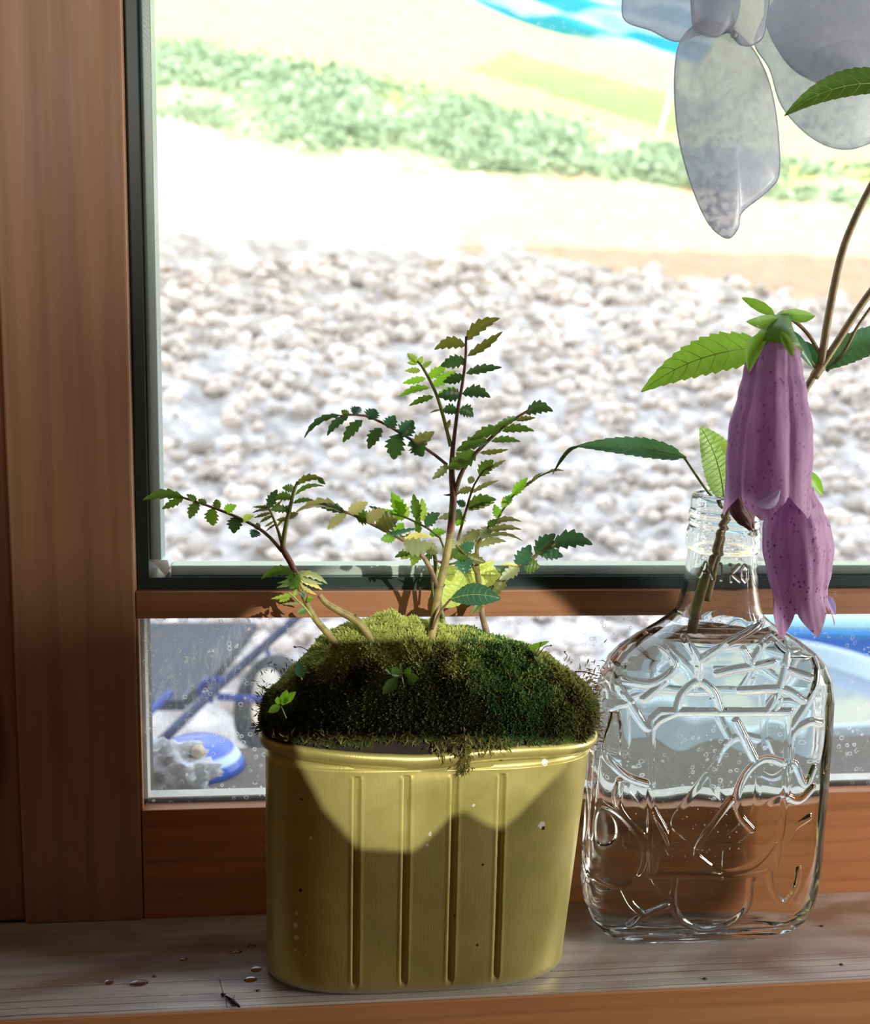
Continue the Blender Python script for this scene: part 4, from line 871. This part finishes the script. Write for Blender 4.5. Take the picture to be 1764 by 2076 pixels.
# lip and inner wall above the water
N2 = NB; z_in = np.concatenate([[.2345, .2340], np.linspace(.233, WZ, 40)])
Vi, Fi = bottle_surf(z_in, 0, NB, False)
Vi = []
for q, z in enumerate(z_in):
    ins = .0022 if q > 1 else (.0010, .0018)[q]
    a = np.interp(z, zz, aa) if z < .2055 else .0171; b = np.interp(z, zz, bb) if z < .2055 else .0171; n = np.interp(z, zz, nn_)
    if q == 0: a = b = .0158
    x, y = sup(a-ins-.0004, b-ins-.0004, n, NB, bcx(z), BY); Vi.append(np.stack([x, y, np.full(NB, z)], -1))
Vi = np.concatenate(Vi); k_ = len(z_in); i = np.arange(k_*NB).reshape(k_, NB)+st; top_outer = np.arange(NB)+(len(zs)-1)*NB
rows = [top_outer]+[i[r] for r in range(k_)]
for a_, b_ in zip(rows[:-1], rows[1:]): Fb.append(np.stack([a_, np.roll(a_, -1), np.roll(b_, -1), b_], -1))
Vb.append(Vi)
link('bottle_glass', np_mesh(np.concatenate(Vb), np.concatenate(Fb)), G1, BT)
# water body: wall interface (glass to water) and free surface
Gw = glass('glass_to_water', 1.333/1.48, (.985, .99, .975)); Gs = glass('water_surface', 1.333)
zw = np.concatenate([[.0062, .0066, .0074, .009, .012], np.linspace(.016, WZ, 60)])
Vw = []
for q, z in enumerate(zw):
    ins = .0026+(.010, .0065, .0040, .0022, .0008)[q] if q < 5 else .0026
    x, y = sup(np.interp(z, zz, aa)-ins, np.interp(z, zz, bb)-min(ins, .0095), np.interp(z, zz, nn_), 240, bcx(z), BY); Vw.append(np.stack([x, y, np.full(240, z)], -1))
Vw = np.array(Vw); kk = len(zw); V2 = list(map(tuple, Vw.reshape(-1, 3))); F2 = []
for r in range(kk-1):
    for j in range(240): F2.append((r*240+j, r*240+(j+1) % 240, (r+1)*240+(j+1) % 240, (r+1)*240+j))
F2.append(tuple(range(240))[::-1]); nside = len(F2)
F2.append(tuple((kk-1)*240+j for j in range(240)))
me = mesh(V2, F2); me.materials.append(Gw); me.materials.append(Gs); me.polygons[len(F2)-1].material_index = 1
o = link('water', me, None, BT); me.polygons[len(F2)-1].use_smooth = False; me.polygons[nside-1].use_smooth = False
# little air bubbles clinging inside
bubV, bubF, kb = [], [], 0
for q in range(70):
    px = random.gauss(1440, 60); py = random.uniform(1590, 1740); p = np.array(at(px, py, BY-.0185)); r = random.uniform(.0002, .00045)
    bubV.append(ICO_V*r+p); bubF.append(ICO_F[:, ::-1]+kb); kb += len(ICO_V)
tag(link('air_bubbles', np_mesh(np.concatenate(bubV), np.concatenate(bubF), None, 3), glass('air_bubble', 1/1.333), BT), kind='stuff')

# ------------------------------------------------------------------ bellflower cutting
BF = empty('bellflower', at(1410, 1285, BY), label='spotted purple bellflower spray standing in the glass bottle', cat='flower')
tube('stem', path([(1408, 1284), (1420, 1215), (1440, 1150), (1462, 1080), (1484, 1010), (1540, 915), (1600, 850), (1636, 785), (1662, 742)], [-.026, -.026, -.027, -.028, -.030, -.034, -.036, -.036, -.036]), [8*PXM, 8*PXM, 8*PXM, 7.5*PXM, 7*PXM, 7*PXM], M['stem_bell'], BF, 48, 10)
tube('stem', path([(1432, 1218), (1446, 1165), (1462, 1100), (1478, 1040), (1498, 960)], [-.021, -.021, -.022, -.024, -.026]), [9*PXM, 8*PXM, 7*PXM, 5*PXM], M['stem_bell'], BF, 30, 10)
tube('cut_leaf_stalk', path([(1400, 1285), (1408, 1230), (1430, 1150)], [-.024, -.025, -.026]), [6*PXM, 6*PXM], M['stem_green'], BF, 14, 8)
for pts, r in (([(1664, 742), (1680, 640), (1705, 520), (1735, 440), (1780, 350)], (8, 7)), ([(1664, 745), (1700, 690), (1745, 620), (1800, 545)], (8, 7)), ([(1676, 752), (1710, 715), (1740, 660), (1790, 590)], (3.6, 3)), ([(1664, 720), (1640, 680), (1612, 652), (1588, 640)], (4, 3.4)), ([(1664, 752), (1645, 735), (1620, 700), (1600, 672)], (4, 4))):
    tube('flower_stalk', path(pts, -.037), [r[0]*PXM, r[1]*PXM], M['stem_bell'], BF, 24, 9)
node = tube('stem_node', path([(1650, 765), (1662, 745), (1672, 732)], -.0365), [9*PXM, 11*PXM, 8*PXM], M['stem_bell'], BF, 8, 10)
def bell(rows, y, mat, name='flower_bell', lobes=5, lobe_len=.0085, ph=0.0, squash=.85):
    """rows: (cx px, cy px, half width px) from the top of the bell to its mouth"""
    nT, nA = 46, 100; V = []; C = [at(a, b, y) for a, b, c in rows]; R = [c*PXM*(.5+y)/.49 for a, b, c in rows]
    P = spline(C, nT); nP = len(P)
    for i, p in enumerate(P):
        t = i/(nP-1); u = t*(len(R)-1); k = min(int(u), len(R)-2); f = u-k; f = f*f*(3-2*f); r = R[k]+(R[k+1]-R[k])*f
        ax = (P[min(i+1, nP-1)]-P[max(i-1, 0)]).normalized(); s = Vector((1, 0, 0)); s = (s-ax*s.dot(ax)).normalized(); q = ax.cross(s)
        for j in range(nA):
            a = 2*PI*j/nA; fr = ((a+ph)*lobes/(2*PI)) % 1.0; lb = 1-abs(2*fr-1); lb = lb**.75; e = max(0, (t-.80)/.20)
            rr_ = r*(1-.06*math.cos(lobes*(a+ph))*math.sin(PI*min(1, t*1.05))-.06*math.exp(-(lb/.16)**2)-.03*math.exp(-((1-lb)/.10)**2)+.012*math.sin(a*13+t*7))
            ext = lobe_len*e*(lb*1.55-.75) ; flare = 1+.10*e*e*lb
            V.append(p+ax*ext+s*(rr_*flare*math.cos(a))+q*(rr_*flare*squash*math.sin(a)))
    F = [(i*nA+j, i*nA+(j+1) % nA, (i+1)*nA+(j+1) % nA, (i+1)*nA+j) for i in range(nP-1) for j in range(nA)]
    F.append(tuple(range(nA))[::-1])
    o = link(name, mesh(V, F), mat, BF); return o
def petal_mat(name, a, b, spots):
    t = NT(name); n = t.noise(60, 3); v = t.new('TexVoronoi', {'Vector': t.map(scale=(1, 1, .7)), 'Scale': 470.0}); dots = t.ramp(v.outputs['Distance'], [(.20, 1.0), (.32, 0.0)])
    sel = t.ramp(t.noise(110, 2), [(.42, 0.0), (.56, 1.0)])
    streak = t.ramp(t.noise(1.0, 3, t.map(scale=(260, 260, 14))), [(.42, 0.0), (.62, 1.0)])
    c = t.mix(n, a, b); c = t.mix(t.math('MULTIPLY', streak, .30), c, (.30, .10, .28)); c = t.mix(t.math('MULTIPLY', t.math('MULTIPLY', dots, sel), spots), c, (.20, .03, .17))
    t.set(Base_Color=c, Roughness=.6, Sheen_Weight=.3); t.bump(t.noise(500, 3), .3, .0006)
    return t.surf(t.new('MixShader', {0: .45, 1: t.b.outputs[0], 2: t.new('BsdfTranslucent', {'Color': c}).outputs[0]}).outputs[0])
PM1 = petal_mat('purple_petal', (.40, .21, .44), (.55, .35, .58), .6); PM2 = petal_mat('pale_purple_petal', (.46, .26, .48), (.60, .40, .62), .85)
M['lav'] = petal_mat('lavender_petal', (.50, .42, .78), (.66, .58, .90), .2)
f2 = bell([(1618, 985, 34), (1612, 1030, 58), (1612, 1070, 70), (1616, 1115, 74), (1619, 1160, 68), (1622, 1205, 58), (1628, 1250, 60)], -.060, PM2, ph=.35, lobe_len=.0095)
f1 = bell([(1572, 694, 40), (1571, 715, 52), (1568, 755, 60), (1567, 800, 70), (1563, 870, 86), (1560, 930, 89), (1558, 975, 88), (1556, 1020, 86)], -.074, PM1, ph=1.1, lobe_len=.0075)
leaf('curled_lobe', BF, at(1530, 1024, -.090), at(1582, 992, -.094), 26, M['lav'], teeth=3, tooth=.05, fold=.5, bend=.2)
leaf('curled_lobe', BF, at(1676, 1205, -.066), at(1694, 1248, -.068), 18, M['lav'], teeth=3, tooth=.05, fold=.4)
bud = bell([(1492, 1005, 14), (1500, 1030, 22), (1512, 1050, 20), (1524, 1072, 6)], -.066, plain('withered_brown_petal', (.12, .06, .06), .7), 'withered_bud', lobe_len=.002)
# calyx of the large bell
cy = tube('calyx', path([(1590, 640), (1580, 665), (1573, 695), (1572, 712)], [-.060, -.066, -.072, -.074]), [12*PXM, 24*PXM, 40*PXM, 47*PXM], L['bell'], BF, 12, 20)
CA = (1575, 640)
leaf('sepal', BF, at(1572, 640, -.066), at(1503, 603, -.062), 26, L['bell'], teeth=4, tooth=.08, fold=.3)
leaf('sepal', BF, at(1582, 636, -.066), at(1653, 640, -.060), 32, L['bell'], teeth=4, tooth=.08, fold=.3, bend=.05)
leaf('sepal', BF, at(1578, 645, -.070), at(1512, 652, -.078), 36, L['bell'], teeth=3, tooth=.06, fold=.3, bend=-.1)
leaf('sepal', BF, at(1556, 672, -.078), at(1519, 755, -.083), 34, L['bell'], teeth=3, tooth=.04, fold=.4, bend=.12)
leaf('sepal', BF, at(1584, 672, -.083), at(1608, 724, -.088), 22, L['bell'], teeth=3, tooth=.04, fold=.3)
leaf('sepal', BF, at(1598, 668, -.078), at(1648, 745, -.072), 30, L['bluegreen'], teeth=3, tooth=.04, fold=.4)
veined('leaf', BF, at(1560, 706, -.058), at(1299, 795, -.060), 90, L['bell'], teeth=13, tooth=.16, fold=.22, bend=.09, peak=.36, nseg=85)
veined('leaf', BF, at(1468, 1012, -.036), at(1419, 864, -.040), 100, L['bell'], teeth=16, tooth=.08, fold=.15, bend=.08, peak=.42, nseg=80, tilt=.3)
veined('leaf', BF, at(1392, 928, -.030), at(1166, 905, -.034), 46, L['bluegreen'], teeth=12, tooth=.16, fold=.5, bend=.04, peak=.4, nseg=70)
tube('leaf_tip', path([(1172, 905), (1155, 912), (1138, 932), (1120, 962)], -.034), [2*PXM, 4.5*PXM, 4*PXM, .5*PXM], L['mid'], BF, 14, 6)
tube('leaf_stalk', path([(1386, 926), (1430, 990), (1465, 1030)], [-.030, -.030, -.030]), [2.4*PXM, 3*PXM], M['stem_green'], BF, 10, 6)
veined('leaf', BF, at(1655, 750, -.036), at(1850, 668, -.040), 66, L['bluegreen'], teeth=14, tooth=.10, fold=.4, bend=-.06, peak=.45, nseg=70)
leaf('leaf', BF, at(1662, 742, -.036), at(1618, 690, -.034), 40, L['teal'], teeth=6, tooth=.1, fold=.3)
veined('leaf', BF, at(1860, 178, -.040), at(1589, 236, -.046), 66, L['mid'], teeth=14, tooth=.10, fold=.35, bend=.12, peak=.40, nseg=70)
leaf('leaf', BF, at(1636, 955, -.055), at(1668, 1004, -.052), 28, L['bright'], teeth=3, tooth=.05, fold=.3)
leaf('leaf', BF, at(1488, 930, -.045), at(1460, 895, -.045), 24, L['lime'], teeth=4, tooth=.08, fold=.3)
def hairs(par, pts, n, out):
    V, F, kq = [], [], 0
    for q in range(n):
        (px, py, y, dx, dz) = random.choice(pts); p = at(px+random.uniform(-3, 3), py+random.uniform(-16, 16), y); d = Vector((dx+random.uniform(-.4, .4), random.uniform(-.3, .3), dz+random.uniform(-.5, .5))).normalized()*random.uniform(.001, .0026)
        s = Vector((.00004, 0, .00004)); V += [p-s, p+s, p+d]; F.append((kq, kq+1, kq+2)); kq += 3
    return tag(link('fine_hairs', mesh(V, F), M['white_plastic'], par), kind='stuff')
hairs(BF, [(1520, 690, -.079, -1, .5), (1540, 660, -.078, -1, .6), (1600, 680, -.08, 1, .2), (1545, 1080, -.062, -1, .2), (1542, 1140, -.062, -1, .1), (1552, 1190, -.062, -1, -.2), (1562, 1225, -.062, -1, -.2), (1690, 1215, -.062, 1, 0), (1684, 1130, -.062, 1, .1), (1680, 735, -.037, 1, .5)], 170, 1)

# ------------------------------------------------------------------ hanging plastic ornament
def plastic():
    t = NT('frosted_plastic'); n = t.noise(70, 5, None, .65); d = t.noise(300, 3)
    v = t.new('TexVoronoi', {'Vector': t.c, 'Scale': 130.0}); bl = t.ramp(v.outputs['Distance'], [(.18, 1.0), (.28, 0.0)])
    low = t.ramp(t.new('SeparateXYZ', {0: t.c}).outputs[2], [(.362, 1.0), (.40, .35), (.46, 0.0)])
    op = t.math('ADD', t.math('ADD', .50, t.math('MULTIPLY', n, .30)), t.math('MULTIPLY', t.math('MULTIPLY', t.ramp(d, [(.45, 0.0), (.65, 1.0)]), low), .5), True)
    col = t.mix(n, (.44, .46, .51), (.66, .69, .74)); col = t.mix(t.math('MULTIPLY', bl, .3), col, (.72, .76, .82))
    t.set(Base_Color=col, Roughness=.32)
    body = t.new('MixShader', {0: .5, 1: t.b.outputs[0], 2: t.new('BsdfTranslucent', {'Color': col}).outputs[0]}).outputs[0]
    tr = t.new('BsdfTransparent', {'Color': (.86, .89, .95, 1)}).outputs[0]
    return t.surf(t.new('MixShader', {0: op, 1: tr, 2: body}).outputs[0])
PLM = plastic()
ORN = empty('plastic_pinwheel', at(1500, 90, -.020), label='frosted grey plastic pinwheel hanging in front of the upper pane', cat='pinwheel')
def blade(outline, y, dome, name='blade'):
    P = [at(px, py, y) for px, py in outline]; n = len(P); P2 = [p.copy() for p in spline(P+[P[0]], n*6)][:-1]; m2 = len(P2)
    c = sum(P2, Vector())/m2; V = []; F = []; K = 12
    for k in range(K+1):
        f = 1-k/K*.995
        for p in P2:
            q = c+(p-c)*f; q.y = y-dome*(1-f**2); V.append(q)
    for k in range(K):
        for j in range(m2): a = k*m2+j; b = k*m2+(j+1) % m2; F.append((a, b, b+m2, a+m2))
    F.append(tuple(K*m2+j for j in range(m2)))
    o = link(name, mesh(V, F), PLM, ORN); s = o.modifiers.new('s', 'SOLIDIFY'); s.thickness = .0008
    V, F = tube_data([Vector(p) for p in P2]+[P2[0]], .00035, len(P2), 6)
    rm_ = link('rolled_edge', mesh(V, F), PLM, None); rm_.parent = o
    return o
blade([(1420, 40), (1385, 75), (1370, 120), (1368, 200), (1378, 290), (1405, 385), (1438, 455), (1475, 483), (1497, 462), (1505, 430), (1560, 385), (1580, 350), (1578, 270), (1566, 190), (1545, 130), (1515, 85), (1470, 50)], -.030, .008)
blade([(1545, 40), (1530, 90), (1560, 140), (1585, 215), (1640, 275), (1700, 302), (1760, 292), (1840, 240), (1880, 150), (1850, 20), (1740, -60), (1620, -60)], -.018, .014)
blade([(1275, -60), (1262, 0), (1268, 42), (1320, 62), (1370, 84), (1420, 70), (1480, 60), (1500, 0), (1480, -80), (1380, -110)], -.022, .008)
blade([(1400, -60), (1402, 20), (1410, 60), (1450, 75), (1478, 66), (1500, 90), (1530, 90), (1552, 60), (1556, -60), (1480, -120)], -.034, .004)
blade([(1556, -60), (1552, 40), (1590, 120), (1640, 160), (1710, 180), (1790, 160), (1860, 60), (1800, -80), (1680, -120)], -.026, .006)
tube('hub', path([(1488, 70), (1488, 70.5)], [-.036, -.014]), [.0016, .0016], PLM, ORN, 4, 16)
tube('hanging_string', [at(1500, -50, -.030), at(1500, -200, -.020), Vector((at(1500, -200, -.015).x, -.004, 1.0))], .0004, M['white_plastic'], ORN, 8, 6)

# ------------------------------------------------------------------ small things on the sill
WM = glass('water_drop', 1.333)
drops = [((222, 1992), 8, 5, 'bright-rimmed water drop at the end of the long wet stain'), ((282, 1994), 17, 6, 'largest oval water drop on the left of the sill'), ((372, 1946), 8, 3, 'tiny water drop behind the others on the sill'), ((508, 1986), 12, 5, 'flat water drop nearest the tin'), ((520, 1966), 11, 5, 'second water drop up beside the tin'), ((510, 1920), 9, 3, 'thin water drop left of the tin near the shadow'), ((478, 1931), 12, 3, 'narrow streak of water left of the tin')]
for (px, py), wx, wy, lab in drops:
    d = fw + rt*((px-882)/F_PX) + up*((1038-py)/F_PX); p = CAM+d*(-CAM.z/d.z)
    me = bpy.data.meshes.new('m'); b = bmesh.new(); bmesh.ops.create_icosphere(b, subdivisions=3, radius=1)
    for v in b.verts: v.co.z = max(v.co.z, 0)
    b.to_mesh(me); b.free()
    o = link('water_drop', me, WM); o.location = (p.x, p.y, .00002); o.scale = (wx*.00026, wy*.00042, .0016); o.rotation_euler = (0, 0, .1)
    tag(o, label=lab, cat='water drop', group='water drops on the sill')
def onsill(px, py, z=.0006):
    d = fw + rt*((px-882)/F_PX) + up*((1038-py)/F_PX); return CAM+d*((z-CAM.z)/d.z)
IN = empty('dead_insect', onsill(468, 2028, 0), label='dead black insect on the sill edge left of the tin', cat='insect')
BK = plain('black_chitin', (.012, .010, .014), .35)
tube('abdomen', [onsill(458, 2020, .0008), onsill(472, 2030, .0010), onsill(486, 2041, .0008)], [.0004, .0010, .0006], BK, IN, 8, 8)
tube('head', [onsill(450, 2015, .0008), onsill(456, 2018, .0008)], [.0008, .0007], BK, IN, 4, 8)
for a, b in (((454, 2018), (445, 1985)), ((457, 2022), (461, 2043)), ((470, 2030), (476, 2018))): tube('leg', [onsill(*a, .0007), onsill(*b, .0003)], .00012, BK, IN, 3, 5)
for i, (px, py, lab) in enumerate(((523, 2008, 'dark round crumb close to the left of the tin'), (1430, 1984, 'flat dark crumb in front of the bottle'), (1667, 1877, 'dark crumb right of the bottle'), (1706, 1955, 'dark crumb near the right end of the sill'), (313, 1979, 'tiny dark crumb by the oval water drop'))):
    o = link('crumb', lumpy(.0008, i, 2, .3, (1.4, 1, .6)), M['dry']); p = onsill(px, py, .0003); o.location = p; tag(o, label=lab, cat='crumb', group='crumbs on the sill')
